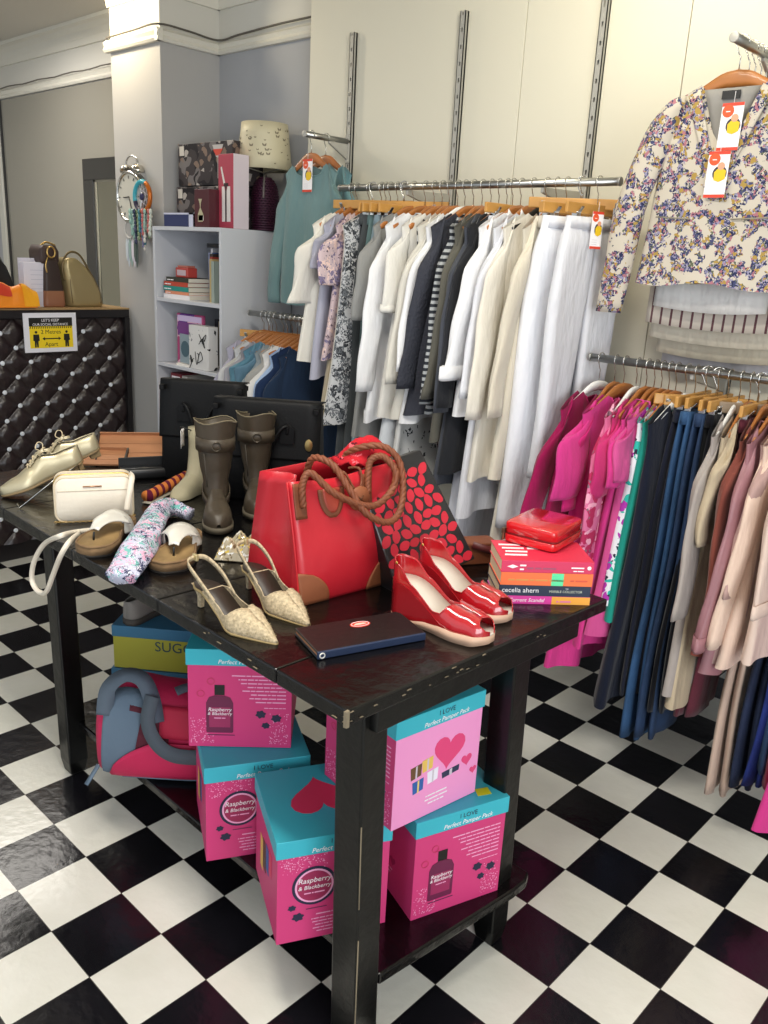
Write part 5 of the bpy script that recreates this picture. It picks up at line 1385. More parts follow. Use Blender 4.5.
# third shelf
r = root('ring_binder', (BX0+.065, BY0+.05, SH[2]), 0, 'red ring binder with white label standing on the third shelf', 'binder')
MB().box(0, .10, 0, .24, 0, .29).build('cover', mat('#7a2430', .5), r, smooth=False, bevel=.002)
MB().box(.012, .088, -.002, 0, .012, .215).build('spine_panel', mat('#d83a50', .5), r, smooth=False)
MB().box(.012, .088, -.002, 0, .225, .275).build('spine_label', WHT, r, smooth=False)
bk(.175, .05, SH[2], .05, .22, .285, '#c8c2bc', 'thick pale upright album beside the red binder')
r = root('picture_box', (BX0+.235, BY0+.05, SH[2]), 0, 'orange and yellow pictorial puzzle box on the third shelf', 'box')
MB().box(0, .20, 0, .06, 0, .27).build('body', mat('#a8a49e', .5), r, smooth=False, bevel=.002)
MB().box(.01, .19, -.001, .001, .15, .26).build('upper_print', pattern('#cfa23a', [('#e8c040', .4, .5), ('#7a6a5a', .5, .4)], 30), r, smooth=False)
MB().box(.01, .19, -.001, .001, .01, .13).build('lower_print', pattern('#6a2e1c', [('#d86a28', .5, .5), ('#2c1a14', .6, .4)], 30), r, smooth=False)
r = root('storage_box', (BX0+.05, BY0+.04, SH[3]), 0, 'teal box lying on the fourth shelf of the bookcase', 'box')
MB().box(0, .30, 0, .20, 0, .14).build('body', mat('#b83a50', .5), r, smooth=False, bevel=.003)
MB().box(-.004, .304, -.004, .204, .14, .20).build('lid', mat('#2a9a90', .5), r, smooth=False, bevel=.003)
# on top of the bookcase
zt = BZ+.001
def carton(x, y, w, d, h, z, m, label, name='gift_carton', rz=0):
    r = root(name, (x, y, z), rz, label, 'box'); MB().box(0, w, 0, d, 0, h).build('carton', m, r, smooth=False, bevel=.0015); return r
DKP = pattern('#3c3638', [('#6f6a6a', .35, .5), ('#1f1c20', .45, .5), ('#a8a19c', .6, .32), ('#7d6a5e', .7, .3)], 22, rough=.4)
for k, (lb, x, z_) in enumerate((('lower dark glassware box with blurred bar photo, on the bookcase', -3.05, zt), ('upper dark glassware box with a red cocktail picture', -3.03, zt+.205))):
    r = carton(x, .49, .46, .19, .20, z_, DKP, lb)
    MB().box(.012, .052, -.0012, .001, .145, .19).build('corner_label', mat('#c2bcb4', .5), r, smooth=False)
    if k == 1:
        Mx = face_M((0, -.001, 0), (1, 0, 0), (0, 0, 1))
        MB().prism([(.30, .185), (.39, .185), (.36, .13), (.347, .125), (.347, .03), (.343, .03), (.343, .125), (.33, .13)], .0006, Mx).build('glass_print', mat('#b9b4b2', .4), r, smooth=False)
        MB().prism([(.305, .165), (.385, .165), (.36, .135), (.33, .135)], .0009, Mx).build('cocktail_print', mat('#c8402e', .4), r, smooth=False)
r = carton(-2.99, .37, .26, .09, .065, zt, mat('#252f5c', .4), 'flat navy and white pack at the front of the bookcase top')
MB().box(.0, .26, -.001, .002, .058, .066).box(.225, .26, -.001, .091, 0, .066).build('white_edge', mat('#c9cbe0', .5), r, smooth=False)
r = carton(-2.715, .37, .12, .10, .175, zt, mat('#4c1822', .4), 'small dark maroon box with a glass picture, between the navy pack and the pink box')
MB().prism([(.035, .13), (.065, .13), (.055, .11), (.052, .09), (.075, .06), (.07, .025), (.03, .025), (.03, .06), (.048, .09), (.045, .11)], .0006, face_M((0, -.001, 0), (1, 0, 0), (0, 0, 1))).build('bottle_print', mat('#b8b090', .4), r, smooth=False)
MB().box(.035, .075, -.0016, 0, .03, .055).build('label_print', mat('#d8d4c8', .5), r, smooth=False)
r = carton(-2.60, .43, .12, .09, .335, zt, mat('#b03f52', .4), 'tall pink box with white corkscrew picture on the bookcase top')
MB().box(.1202, .121, .0, .09, .0, .335).build('white_side', mat('#d8ccd4', .4), r, smooth=False)
Mx = face_M((0, -.001, 0), (1, 0, 0), (0, 0, 1))
MB().prism([(.03, .03), (.055, .03), (.055, .17), (.048, .19), (.03, .19)], .0006, Mx).prism([(.068, .03), (.098, .03), (.095, .19), (.075, .19), (.068, .17)], .0006, Mx).prism([(.02, .275), (.03, .28), (.058, .20), (.045, .195)], .0006, Mx).build('corkscrew_print', mat('#e4dcd8', .4), r, smooth=False)
MB().prism([(.045, .19), (.08, .19), (.08, .205), (.045, .205)], .0009, Mx).prism([(.0565, .03), (.0665, .03), (.0665, .19), (.0565, .19)], .0008, Mx).build('dark_print', mat('#30181e', .4), r, smooth=False)
# table lamp with printed drum shade
r = root('lampshade', (-2.53, .655, zt), 0, 'cream drum lampshade with butterfly print resting above the purple wicker basket', 'lampshade')
sh = MB(); n = 40
z0_, z1_ = .285, .495
R0, R1 = .135, .112
rings = [[Vector(((R0+(R1-R0)*v)*math.cos(2*PI*i/n), (R0+(R1-R0)*v)*math.sin(2*PI*i/n), z0_+(z1_-z0_)*v)) for i in range(n)] for v in (0, .25, .5, .75, 1)]
sh.loft(rings, caps=False).build('lamp_shade', mat('#cbc2a4', .5, bump=.1, bscale=80), r, solid=.002)
mb = MB(); rr = random.Random(6)
def shade_M(a, v):
    R_ = R0+(R1-R0)*v+.0012
    return face_M((R_*math.cos(a), R_*math.sin(a), z0_+(z1_-z0_)*v), (-math.sin(a), math.cos(a), 0), (0, 0, 1))
bf = [(-.9, .6), (-.25, .25), (0, -.1), (.25, .25), (.9, .6), (.75, -.2), (.35, -.55), (0, -.3), (-.35, -.55), (-.75, -.2)]
for i in range(46):
    a = rr.uniform(-PI, .6); v = rr.uniform(.08, .92); s_ = rr.choice((.006, .006, .007, .012))
    mb.prism([(x*s_, y*s_) for x, y in bf], .0004, shade_M(a, v))
mb.build('butterfly_print', mat('#7d735e', .6), r, smooth=False)
MB().tube([(-.13, 0, .29), (0, 0, .272), (.13, 0, .29)], .003, n=6).tube([(0, -.13, .29), (0, 0, .272), (0, .13, .29)], .003, n=6).build('wire_frame', mat('#8d8a80', .4, .7), r)
# dark purple wicker basket with rounded top
r = root('wicker_basket', (-2.535, .665, zt), -.75, 'dark purple woven wicker basket with rounded top on the bookcase', 'basket')
WK = mat('#3f1730', .5)
mb = MB(); nn = 44; rows = 22; w0 = .108; hh = .25
def wk(a, v):
    z = v*hh; k = 1 if v < .6 else math.sqrt(max(0.02, 1-((v-.6)/.42)**2)); rr_ = (w0*(.88+.12*v))*k
    return Vector((rr_*math.cos(a), rr_*.62*math.sin(a), z))
MB().loft([[wk(2*PI*i/nn, v/rows)*.975 if False else Vector((wk(2*PI*i/nn, v/rows).x*.96, wk(2*PI*i/nn, v/rows).y*.96, wk(2*PI*i/nn, v/rows).z*.985)) for i in range(nn)] for v in range(rows+1)]).build('core', mat('#220c18', .7), r)
for j in range(rows):
    v = (j+.5)/rows
    mb.tube([wk(2*PI*i/nn, v)*1.0 + (wk(2*PI*i/nn, v).normalized()*(.004*(1 if (i+j) % 2 else -.5))) * Vector((1, 1, 0)).length*.7 for i in range(nn)], .0048, n=5, closed=True)
mb.build('weave', WK, r)
MB().tube([Vector((w0*1.0*math.cos(t), 0, hh*.60+(hh*.47)*math.sin(t))) for t in [PI*i/20 for i in range(21)]], .005, n=6).build('rim', mat('#6a6460', .5), r)
# ------------------------------------------------------------------ hangers and garments
# local frame of a hanging thing: origin at the rail centre, +X = front of the garment, Y = width, Z up
def hook_mesh(parent, drop=.075, m=CHROME):
    pts = [(0, 0.019*math.cos(a)+.0, .019*math.sin(a)) for a in [math.radians(d) for d in range(200, -75, -25)]]
    pts = [(0, -y, z) for _, y, z in pts]
    pts += [(0, -.006, -.030), (0, 0, -.038), (0, 0, -drop)]
    # start the wire on the far side, loop over the tube
    return MB().tube(pts, .0017, n=6).build('hook', m, parent)
def shoulder_z(y, sp=.20, z0=-.075, drop=.098):
    k = abs(y)/sp
    return z0 - drop*(k**1.15)
def wood_hanger(loc, rz, label, m=None, span=.20, style='wood', group=None):
    m = m or WOOD
    r = root('clothes_hanger', loc, rz, label, 'hanger', group)
    hook_mesh(r)
    n = 24; pts = []; sc = []; span = span*.84
    for i in range(n+1):
        y = -span+2*span*i/n; k = abs(y)/span
        pts.append((.004*k**2, y, shoulder_z(y, span/.84)-.004-.012*math.exp(-(k/.16)**2)+.0))
        sc.append((1.2-.3*k, (.72+.75*math.exp(-(k/.42)**2))*(1 if k < .93 else .75)))
    if style == 'wood':
        MB().sweep(pts, [(-.004, -.016), (.004, -.016), (.0055, -.006), (.0055, .006), (.0035, .014), (-.0035, .014), (-.0055, .006), (-.0055, -.006)], scales=sc, up=(0, 0, 1)).build('shoulder_bar', m, r)
    else:
        MB().sweep(pts, [(.0065*math.cos(2*PI*k/8), .012*math.sin(2*PI*k/8)) for k in range(8)], scales=sc, up=(0, 0, 1)).build('shoulder_bar', m, r)
    return r
def clip_hanger(loc, rz, label, span=.16, m=None, clips=(.11,), z=-.075):
    r = root('clip_hanger', loc, rz, label, 'hanger')
    hook_mesh(r, -z+.0)
    MB().box(-.006, .006, -span, span, z-.034, z).build('wooden_bar', m or WOOD2, r, smooth=False, bevel=.003)
    for c in (-clips[0], clips[0]):
        mb = MB().box(-.010, .010, c-.011, c+.011, z-.062, z-.028)
        mb.hexa([(.010, c-.008, z-.03), (.010, c+.008, z-.03), (.010, c+.008, z-.034), (.010, c-.008, z-.034)], [(.024, c-.007, z-.012), (.024, c+.007, z-.012), (.024, c+.007, z-.016), (.024, c-.007, z-.016)])
        mb.build('clip', CHROME, r, smooth=False, bevel=.001)
    return r
GZ0 = .0
def tube_sleeve(parent, s, L_, m, span, r0=.055, r1=.038, th=.020, seed=0, spread=.03, xoff=0, cuff=None, name='sleeve', m2=None, splay=.07, sway=0):
    rr = random.Random(seed); n = 18; rows = 18; rings = []
    y0 = s*(span*.84); z0 = shoulder_z(span*.84, span)-.012
    ph = rr.uniform(0, 6); k1 = rr.uniform(2.5, 4)
    for j in range(rows+1):
        v = j/rows
        out = spread*(1-(1-min(1, v*3.0))**2)+splay*v*min(1, L_/.5)
        y = y0+s*out+s*.008*math.sin(k1*v*2+ph)*v - sway*v*L_; z = z0-L_*v
        ry = (r0+(r1-r0)*v)*(.30+.70*min(1, v*5+.0)); rx = th*(.45+.55*min(1, v*5))*(1-.2*v)
        ring = []
        for k in range(n):
            a = 2*PI*k/n
            wr = .10*math.sin(9*v*L_/.3+2*math.sin(a+ph)+ph)*min(1, v*4)
            fold = 1+.14*math.sin(3*a+ph+4*v)*v**.5+.06*math.sin(5*a+9*v)+wr*.6
            ring.append(Vector((xoff+rx*math.cos(a)*fold+.010*math.sin(5*v+ph), y+ry*math.sin(a)*fold, z + (.050*max(0, 1-v*2)**2)*(-s*math.sin(a)))))
        rings.append(ring)
    o = MB().loft(rings).build(name, m, parent)
    if cuff:
        c = []; cc = sum(rings[-1], Vector())/n
        for f, dz in ((1.10, .002), (1.16, .012), (1.12, cuff)):
            c.append([Vector((cc.x+(p.x-cc.x)*f, cc.y+(p.y-cc.y)*f, cc.z+dz+(p.z-cc.z))) for p in rings[-1]])
        MB().loft(c, caps=False).build('cuff', m2 or m, o, solid=.002)
    return o
def garment(name, loc, rz, m, L_, label, cat, sleeve=0, span=.20, hem=None, th=.030, neck='round', seed=0, cuff=None, m_s=None, collar=None, r0=.055, r1=.04, folds=1.0, group=None, spread=.03, body_w=.93, hem_band=None, splay=.07, sway=.05, nw=.088):
    r = root(name, loc, rz, label, cat, group)
    rr = random.Random(seed*13+5); ph = rr.uniform(0, 6); ph2 = rr.uniform(0, 6); kf = rr.uniform(.85, 1.2)
    hem = hem or span*1.12
    nu, nv = 64, 28
    rings = []
    for j in range(nv+1):
        v = j/nv
        w = span*(1.0 if v < .02 else (body_w+(1-body_w)*math.exp(-v*18)))
        w = w+(hem-span*body_w)*max(0, v-.12)/.88 if v > .12 else w
        t = max(.0125, .006+th*.5*min(1, v*5)*(1+.35*v))
        ring = []
        for k in range(nu):
            a = 2*PI*k/nu
            y = w*math.copysign(abs(math.cos(a))**.75, math.cos(a)); s_ = math.sin(a)
            zt = shoulder_z(min(abs(y), span*1.02), span)+.014
            if abs(y) < nw:
                dip = (1-(y/nw)**2); front = s_ > 0
                if neck == 'round': dd = .075 if front else .040
                elif neck == 'v': dd = .17 if front else .035; dip = (1-abs(y)/nw) if front else dip
                elif neck == 'collar': dd = .055 if front else .02
                else: dd = .05
                zt -= dd*dip + .026*min(1, dip*4)
            z = zt+(-L_-zt)*v
            fo = folds*(.25+v)*(.009*math.sin(kf*y/.040+ph)+.006*math.sin(kf*y/.021+ph2+2*v))
            x = t*math.copysign(abs(s_)**.6, s_) + fo + .010*math.sin(4*v+ph)*v
            z += .008*math.sin(y/.05+ph2)*v
            ring.append(Vector((x, y-sway*v*(-z if z < 0 else 0), z)))
        rings.append(ring)
    b = MB().loft(rings, caps=False).build('body', m, r)
    if hem_band:
        MB().loft([[Vector((p.x*1.03, p.y*1.01, p.z+dz)) for p in rings[-1]] for dz in (.0, hem_band)], caps=False).build('hem_band', m, b)
    if sleeve:
        for s in (-1, 1):
            tube_sleeve(r, s, sleeve, m_s or m, span, r0, r1, th*.62, seed+s+3, spread, cuff=cuff, xoff=.006, splay=splay, sway=sway*.6)
    fr = sorted([p for p in rings[0] if abs(p.y) < nw*1.05 and p.x >= 0], key=lambda p: p.y)
    bk_ = sorted([p for p in rings[0] if abs(p.y) < nw*1.05 and p.x < 0], key=lambda p: -p.y)
    if len(fr) > 2 and len(bk_) > 2:
        MB().tube([p for p in fr+bk_], .0032, n=6, closed=True).build('neckband', m, r)
    if collar:
        for s in (-1, 1):
            MB().grid(lambda u, v: (.012+.010*v, s*(.080-.062*u+.018*v), shoulder_z(.08, span)+.018-.055*u*.9-.034*v), 6, 5).build('collar', m, r, solid=.002)
    return r
def trousers(loc, rz, m, z_top, z_hem, label, w=.19, name='trousers', cat='trousers', seed=0, th=.022, zip_=None, folded=True, flare=0, group=None, sway=.06):
    """hung by the waist: waistband and two legs; folded: one leg laid on the other"""
    r = root(name, loc, rz, label, cat, group)
    rr = random.Random(seed*7+1); ph = rr.uniform(0, 6)
    L_ = z_top-z_hem; zt = -(loc[2]-z_top); crotch = .27
    def ringat(y0, w_, t_, z, k_=22, fold=1.0, x0=0, sq=.7):
        ring = []
        for k in range(k_):
            a = 2*PI*k/k_; y = w_*math.copysign(abs(math.cos(a))**sq, math.cos(a))
            x = t_*math.copysign(abs(math.sin(a))**.7, math.sin(a))
            x += fold*(.006*math.sin((y+y0)/.03+ph)+.004*math.sin((y+y0)/.013+ph*2+z*3)+.004*math.sin(z*9+ph))
            ring.append(Vector((x0+x, y0+y-sway*max(0, zt-z), z)))
        return ring
    rows = 26
    if folded:
        for i, s in enumerate((-1, 1)):
            rg = []
            for j in range(rows+1):
                v = j/rows; z = zt-L_*v
                ww = w*.5*interp([(0, .92), (.14, 1.0), (.28, 1.02), (.55, .98), (1, .96+flare)], v)
                tt = th*interp([(0, .35), (.15, .6), (1, .58)], v)
                rg.append(ringat(.012*s*v+.006*math.sin(3*v+ph), ww, tt, z, fold=.3+.7*v, x0=s*th*.5*(1+.3*v)+.006*math.sin(6*v+ph+i)*v))
            MB().loft(rg).build('leg', m, r)
    else:
        for s in (-1, 1):
            rg = []
            for j in range(rows+1):
                v = j/rows; z = zt-L_*v; c = crotch/L_
                # the inner edge stays on the centre line down to the crotch
                outer = w*interp([(0, .86), (c*.5, .98), (c, 1.04), (1, .92+flare)], v)
                inner = 0.0 if v < c else w*.16*((v-c)/(1-c))**.6
                ww = (outer-inner)*.5; yc = s*(inner+ww)
                rg.append(ringat(yc, ww+.003, th*(.6 if v < .05 else .95), z, fold=.4+.6*v))
            MB().loft(rg).build('leg', m, r)
    MB().loft([ringat(0, (w*.5*.94 if folded else w*.87)+.003, th*(.85 if folded else .7)+.002, zt-.036, 24, 0), ringat(0, (w*.5*.92 if folded else w*.86)+.003, th*(.8 if folded else .65)+.002, zt+.002, 24, 0)]).build('waistband', m, r)
    if zip_: zip_(r, zt)
    return r
WHANG = WHITEP
def U(px): return AY(px, 186, RY).x          # a hook position on the upper rail
def Lr(px): return AY(px, 357+(px-592)*.1477, RY).x
jit = random.Random(21)
def hang(x, z, g, kind='wood', short='', rzj=None, span=.20):
    rz = jit.uniform(-.10, .10) if rzj is None else rzj
    if kind == 'wood': wood_hanger((x, RY, z), rz, 'wooden hanger holding the '+short, WOOD, span)
    elif kind == 'white': wood_hanger((x, RY, z), rz, 'white plastic hanger holding the '+short, WHITEP, span, 'round')
    elif kind == 'black': wood_hanger((x, RY, z), rz, 'black plastic hanger holding the '+short, BLACKP, span, 'round')
    return rz
def top(x, z, zh, m, short, extra='', kind='wood', cat='top', name='top', **kw):
    rz = hang(x, z, None, kind, short, kw.pop('rz', None), kw.get('span', .20))
    return garment(name, (x, RY, z), rz, m, z-zh, (short+' '+extra).strip(), cat, seed=int(abs(x)*1000) % 97, **kw)
ZU = 1.99; ZL = 1.43
CREAM = cloth('#dedad0'); WHITE = cloth('#e4e4e6'); OFFW = cloth('#dcd9d2')
# ---- upper rail, left to right
top(-1.690, ZU, 1.28, CREAM, 'cream short-sleeved lace-shouldered cardigan', 'first on the upper rail', sleeve=.30, r0=.075, r1=.062, span=.205, name='cardigan', cat='cardigan', neck='v')
top(-1.660, ZU, 1.22, cloth('#a9a9b8'), 'lavender grey top', 'beside the cream cardigan on the upper rail', sleeve=.16, span=.19, name='top')
top(-1.590, ZU, 1.30, pattern('#c9b4b8', [('#7d7390', .6, .5), ('#e6c9c0', .8, .4), ('#6a5a66', 1.2, .3)], 48), 'mauve and pink blurred floral blouse', 'on the upper rail', sleeve=.22, r0=.07, r1=.06, span=.19, name='blouse', cat='blouse')
top(-1.590, ZU, 1.02, cloth('#b7ab94'), 'beige sleeveless top', 'beside the mauve blouse', span=.17)
top(-1.520, ZU, 1.12, CREAM, 'cream sleeveless shell top', 'left of the black and white floral dress', span=.20, kind='white')
top(-1.520, ZU, 1.06, pattern('#c4c5c7', [('#3c3f44', 1.0, .55), ('#6f7378', 1.6, .5), ('#4a4d52', 2.0, .4)], 52), 'white and black floral sleeveless dress', 'on the upper rail', span=.215, hem=.245, name='dress', cat='dress')
def waist_tie(r, zt):
    MB().ribbon(catmull([(.02, -.06, zt-.02), (.05, -.09, zt-.05), (.045, -.05, zt-.10), (.05, -.02, zt-.04), (.03, .0, zt-.02)], 5), .045, .004, up=(1, 0, 0)).build('waist_tie', cloth('#1c1d20'), r)
def clipped(x, z, zt_, zh, m, short, w=.20, folded=True, zip_=None, rz=None, hl='clip hanger of the ', span=None, wood=None, clips=None, **kw):
    rz = jit.uniform(-.04, .04) if rz is None else rz
    clip_hanger((x, RY, z), rz, hl+short, (span or w*.6)*.82 if folded else (span or w*.95), wood, ((clips or (w*.36 if folded else w*.62)),), z=-.07)
    zt_ = z-.115
    return trousers((x, RY, z), rz, m, zt_, zh, short, w=w, folded=folded, zip_=zip_, seed=int(abs(x)*1000) % 89, **kw)
clipped(-1.495, ZU, 1.87, .80, cloth('#45494b'), 'dark charcoal wide trousers with black waist tie', w=.31, zip_=waist_tie, span=.19, th=.026)
clipped(-1.47, ZU, 1.87, .93, cloth('#5d7474'), 'faded teal folded jeans', w=.26, span=.19)
clipped(-1.43, ZU, 1.87, .90, cloth('#7f929c'), 'pale blue-grey folded jeans', w=.26, span=.19)
clipped(-1.395, ZU, 1.87, 1.0, cloth('#474b52'), 'slate folded trousers behind the pale jeans', w=.24, span=.17)
top(-1.345, ZU, 1.02, cloth('#8b8b89'), 'plain mid-grey long top', 'left of the white long-sleeved jumper', sleeve=.34, span=.20)
top(-1.285, ZU, 1.10, WHITE, 'white long-sleeved jumper', 'with wide hem on the upper rail', sleeve=.60, span=.21, r0=.06, r1=.045, name='jumper', cat='jumper', hem_band=.05)
top(-1.24, ZU, .90, cloth('#cfd3d8'), 'very long pale blue tunic', 'hanging below the white jumper', span=.18, name='tunic', cat='tunic')
top(-1.20, ZU, 1.12, OFFW, 'off-white blouse with turned cuffs', 'on the upper rail', sleeve=.30, span=.20, cuff=.03, name='blouse', cat='blouse')
top(-1.165, ZU, .86, pattern('#cfcfcd', [('#34363c', .8, .3)], 50), 'long white tunic with small black print', 'hanging lowest on the upper rail', span=.19, name='tunic', cat='tunic')
top(-1.125, ZU, 1.14, cloth('#cdc9bf'), 'ecru long-sleeved top', 'beside the turned-cuff blouse', sleeve=.55, span=.205)
top(-1.09, ZU, 1.13, WHITE, 'bright white fine top', 'left of the navy knit', sleeve=.50, span=.20, kind='white')
top(-1.05, ZU, 1.16, mat('#33353f', .9, bump=.5, bscale=90), 'dark navy ribbed knit cardigan', 'on the upper rail', sleeve=.56, span=.205, name='cardigan', cat='cardigan')
top(-1.01, ZU, 1.17, stripes('#2d3036', '#a3a6a8', 2, .022, .5), 'black and grey horizontally striped jumper', 'on the upper rail', sleeve=.60, span=.20, name='jumper', cat='jumper')
top(-.97, ZU, 1.08, cloth('#5a5850'), 'olive grey long cardigan', 'beside the striped jumper', sleeve=.58, span=.205, name='cardigan', cat='cardigan')
top(-.935, ZU, .92, cloth('#44474f'), 'slate blue-grey long cardigan', 'between the olive and black cardigans', sleeve=.62, span=.21, kind='white', name='cardigan', cat='cardigan')
top(-.90, ZU, .98, cloth('#26272b'), 'black long-sleeved jacket', 'right before the white shirts', sleeve=.60, span=.21, name='jacket', cat='jacket')
clipped(-.875, ZU, 1.80, .66, cloth('#c9ccd6'), 'pale white-blue trousers showing below the white shirts', w=.26, span=.18)
top(-.84, ZU, 1.20, WHITE, 'crisp white collared shirt', 'with rolled sleeves, leftmost of the white shirts', sleeve=.50, span=.215, r0=.062, r1=.055, neck='collar', collar=True, cuff=.05, name='shirt', cat='shirt')
top(-.79, ZU, .84, cloth('#d5d6dc'), 'long white shirt dress', 'behind the collared white shirt', sleeve=.55, span=.21, neck='collar', collar=True, name='shirt_dress', cat='dress')
top(-.735, ZU, .98, cloth('#dcd6ca'), 'cream jacket on a black hanger', 'among the white garments', sleeve=.62, span=.21, kind='black', name='jacket', cat='jacket', r0=.062)
top(-.695, ZU, 1.00, cloth('#cfc7b6'), 'oatmeal coat', 'beside the cream jacket', sleeve=.60, span=.205, name='coat', cat='coat')
clipped(-.655, ZU, 1.86, .70, cloth('#d9d2c4'), 'long ivory wide-leg trousers beside the white jeans', w=.30, span=.18, th=.03)
def pocket_zip(r, zt):
    MB().ribbon([(.030, -.075, zt-.10), (.032, -.078, zt-.26)], .006, .002, up=(1, 0, 0)).build('pocket_zip', mat('#77777c', .4, .8), r)
    MB().ribbon([(.032, .008, zt-.04), (.032, .012, zt-.17)], .004, .002, up=(1, 0, 0)).build('fly_seam', cloth('#b9bac2'), r)
clipped(-.595, ZU, 1.90, .82, cloth('#dfe0e6'), 'white jeans with diagonal zip pocket', w=.185, folded=False, zip_=pocket_zip, span=.17, rz=-.25, th=.03)
TAGR = mat('#d8442e', .5)
def price_tag(loc, rz, label, h=.115, w=.055, tilt=0, rotx=0):
    r = root('swing_tag', loc, 0, label, 'tag', rot=(rotx, tilt, rz))
    # hangs in its local yz plane facing +X
    M = face_M((0, -w/2, -h), (0, 1, 0), (0, 0, 1))
    MB().prism([(0, 0), (w, 0), (w, h), (0, h)], .0012, M).build('card', WHT, r, smooth=False)
    MB().prism([(0, 0), (w, 0), (w, h*.07), (0, h*.07)], .0004, M, .0012).build('red_band', TAGR, r, smooth=False)
    MB().prism([(0, h*.93), (w, h*.93), (w, h), (0, h)], .0004, M, .0012).build('red_band', TAGR, r, smooth=False)
    MB().prism(circ(w*.30, h*.83, w*.27, 18), .0006, M, .0012).build('red_roundel', mat('#e2562a', .5), r, smooth=False)
    text('lettering', '~SALE', w*.10, M @ Matrix.Translation((w*.30, h*.81, .0019)), WHT, r, .0001, 'CENTER')
    MB().prism(circ(w*.62, h*.52, w*.34, 20, h*.17), .0006, M, .0012).build('dark_oval', mat('#3a3440', .5), r, smooth=False)
    MB().prism([(w*.38, h*.38), (w*.62, h*.34), (w*.9, h*.40), (w*.92, h*.58), (w*.72, h*.63), (w*.5, h*.62), (w*.36, h*.55)], .0005, M, .0018).build('yellow_print', mat('#e8bf1e', .5), r, smooth=False)
    MB().prism(circ(w*.66, h*.68, w*.17, 14), .0006, M, .0018).build('peach_print', mat('#e0a080', .5), r, smooth=False)
    mb = MB()
    for k in range(3): mb.prism([(w*.12, h*(.12+.06*k)), (w*.6, h*(.12+.06*k)), (w*.6, h*(.125+.06*k)), (w*.12, h*(.125+.06*k))], .0003, M, .0012)
    mb.build('text_lines', mat('#8f8f98', .6), r, smooth=False)
    MB().tube([(0, 0, -.004), (0, 0, .03)], .0008, n=4).build('string', WHT, r)
    return r
clipped(-.535, ZU, 1.89, 1.02, cloth('#d6d7dd'), 'white trousers with a printed swing tag, last on the upper rail', w=.17, folded=False, span=.16, rz=-.1, th=.028, wood=WOOD2)
tg = AY(603, 228, RY-.10)
price_tag((-.498, .40, 1.895), -.35, 'white and red swing tag clipped to the white trousers', .115, .045)
# spare clip hangers crossing above
clip_hanger((-1.56, RY-.01, ZU), -1.35, 'bare pale wooden clip hanger turned across the charcoal trousers', .19, clips=(.14,), z=-.05)
clip_hanger((-1.39, RY-.01, ZU), -1.35, 'long pale wooden clip hanger turned along the upper rail', .20, clips=(.15,), z=-.055)
clip_hanger((-.60, RY, ZU), -1.05, 'wooden clip hanger turned above the white jeans', .17, clips=(.12,), z=-.05)

# ---- right lower rail
MAG = cloth('#96164e'); HOT = cloth('#cf3a86'); HOT2 = cloth('#c4306f')
top(-0.450, ZL, .50, MAG, 'dark magenta long cardigan', 'first on the right rail', sleeve=.60, span=.205, kind='white', name='cardigan', cat='cardigan', r0=.062, r1=.045, hem=.25, splay=.15, sway=.10)
top(-0.393, ZL, .62, cloth('#c22470'), 'raspberry long top', 'behind the ruffled pink blouse', sleeve=.30, span=.20)
top(-0.358, ZL, .38, HOT, 'hot pink blouse with ruffled short sleeves', 'on the right rail', sleeve=.26, span=.21, r0=.085, r1=.075, name='blouse', cat='blouse', hem=.20, folds=1.6, spread=.05)
top(-0.313, ZL, .66, pattern('#d8709a', [('#b8305c', .8, .5), ('#f0a8c0', .9, .4), ('#8a6a7a', 1.3, .3)], 30), 'dusty pink floral blouse on a white hanger', 'on the right rail', sleeve=.46, span=.205, kind='white', name='blouse', cat='blouse')
top(-0.278, ZL, .72, HOT2, 'bright pink short-sleeved top', 'right of the dusty pink floral blouse', sleeve=.24, span=.19, r0=.07, r1=.062, folds=1.5)
top(-0.250, ZL, .50, HOT, 'hot pink pleated tunic', 'with vertical folds on the right rail', sleeve=.20, span=.185, folds=2.0, name='tunic', cat='tunic')
top(-0.225, ZL, .56, cloth('#c9508c'), 'rose pink pleated top', 'between the pleated tunic and floral top', sleeve=.18, span=.18, folds=1.8)
top(-0.200, ZL, .66, pattern('#e4e4ea', [('#35b8a8', .8, .5), ('#b03aa8', 1.0, .42), ('#2a2c40', 1.4, .35)], 30), 'white, turquoise and purple floral top', 'on the right rail', span=.17)
top(-0.176, ZL, .62, cloth('#1f8f80'), 'teal green sleeveless top', 'beside the turquoise floral top', span=.17)
top(-0.143, ZL, .33, cloth('#151a2a'), 'black-navy long dress', 'on a white hanger on the right rail', span=.19, kind='white', name='dress', cat='dress', th=.04)
clipped(-0.113, ZL, 1.28, .36, cloth('#1a1d2c'), 'very dark navy folded trousers', w=.24, span=.16)
DEN = mat('#274a70', .85, var=.22, scale=9, bump=.3, bscale=200); DEN2 = mat('#1d3454', .85, var=.25, scale=9, bump=.3, bscale=200); DENN = mat('#16233f', .85, var=.2, scale=9, bump=.3, bscale=200); ROY = mat('#1b2f78', .85, var=.2, scale=9, bump=.3, bscale=200)
clipped(-0.078, ZL, 1.31, .22, DEN, 'mid-blue denim jeans nearest the pink tops', w=.27, span=.15, th=.024)
clipped(-0.040, ZL, 1.31, .24, DEN2, 'dark blue denim jeans beside the mid-blue pair', w=.26, span=.15, th=.024)
clipped(-0.008, ZL, 1.31, .34, cloth('#101118'), 'black trousers between the jeans and the taupe blouse', w=.24, span=.15)
top(0.027, ZL, .47, cloth('#a39a94'), 'taupe grey draped blouse on a white hanger', 'on the right rail', sleeve=.52, span=.20, kind='white', name='blouse', cat='blouse', r0=.06, r1=.06)
top(0.057, ZL, .42, cloth('#b8a88e'), 'sand beige long top', 'right of the taupe blouse', sleeve=.30, span=.19)
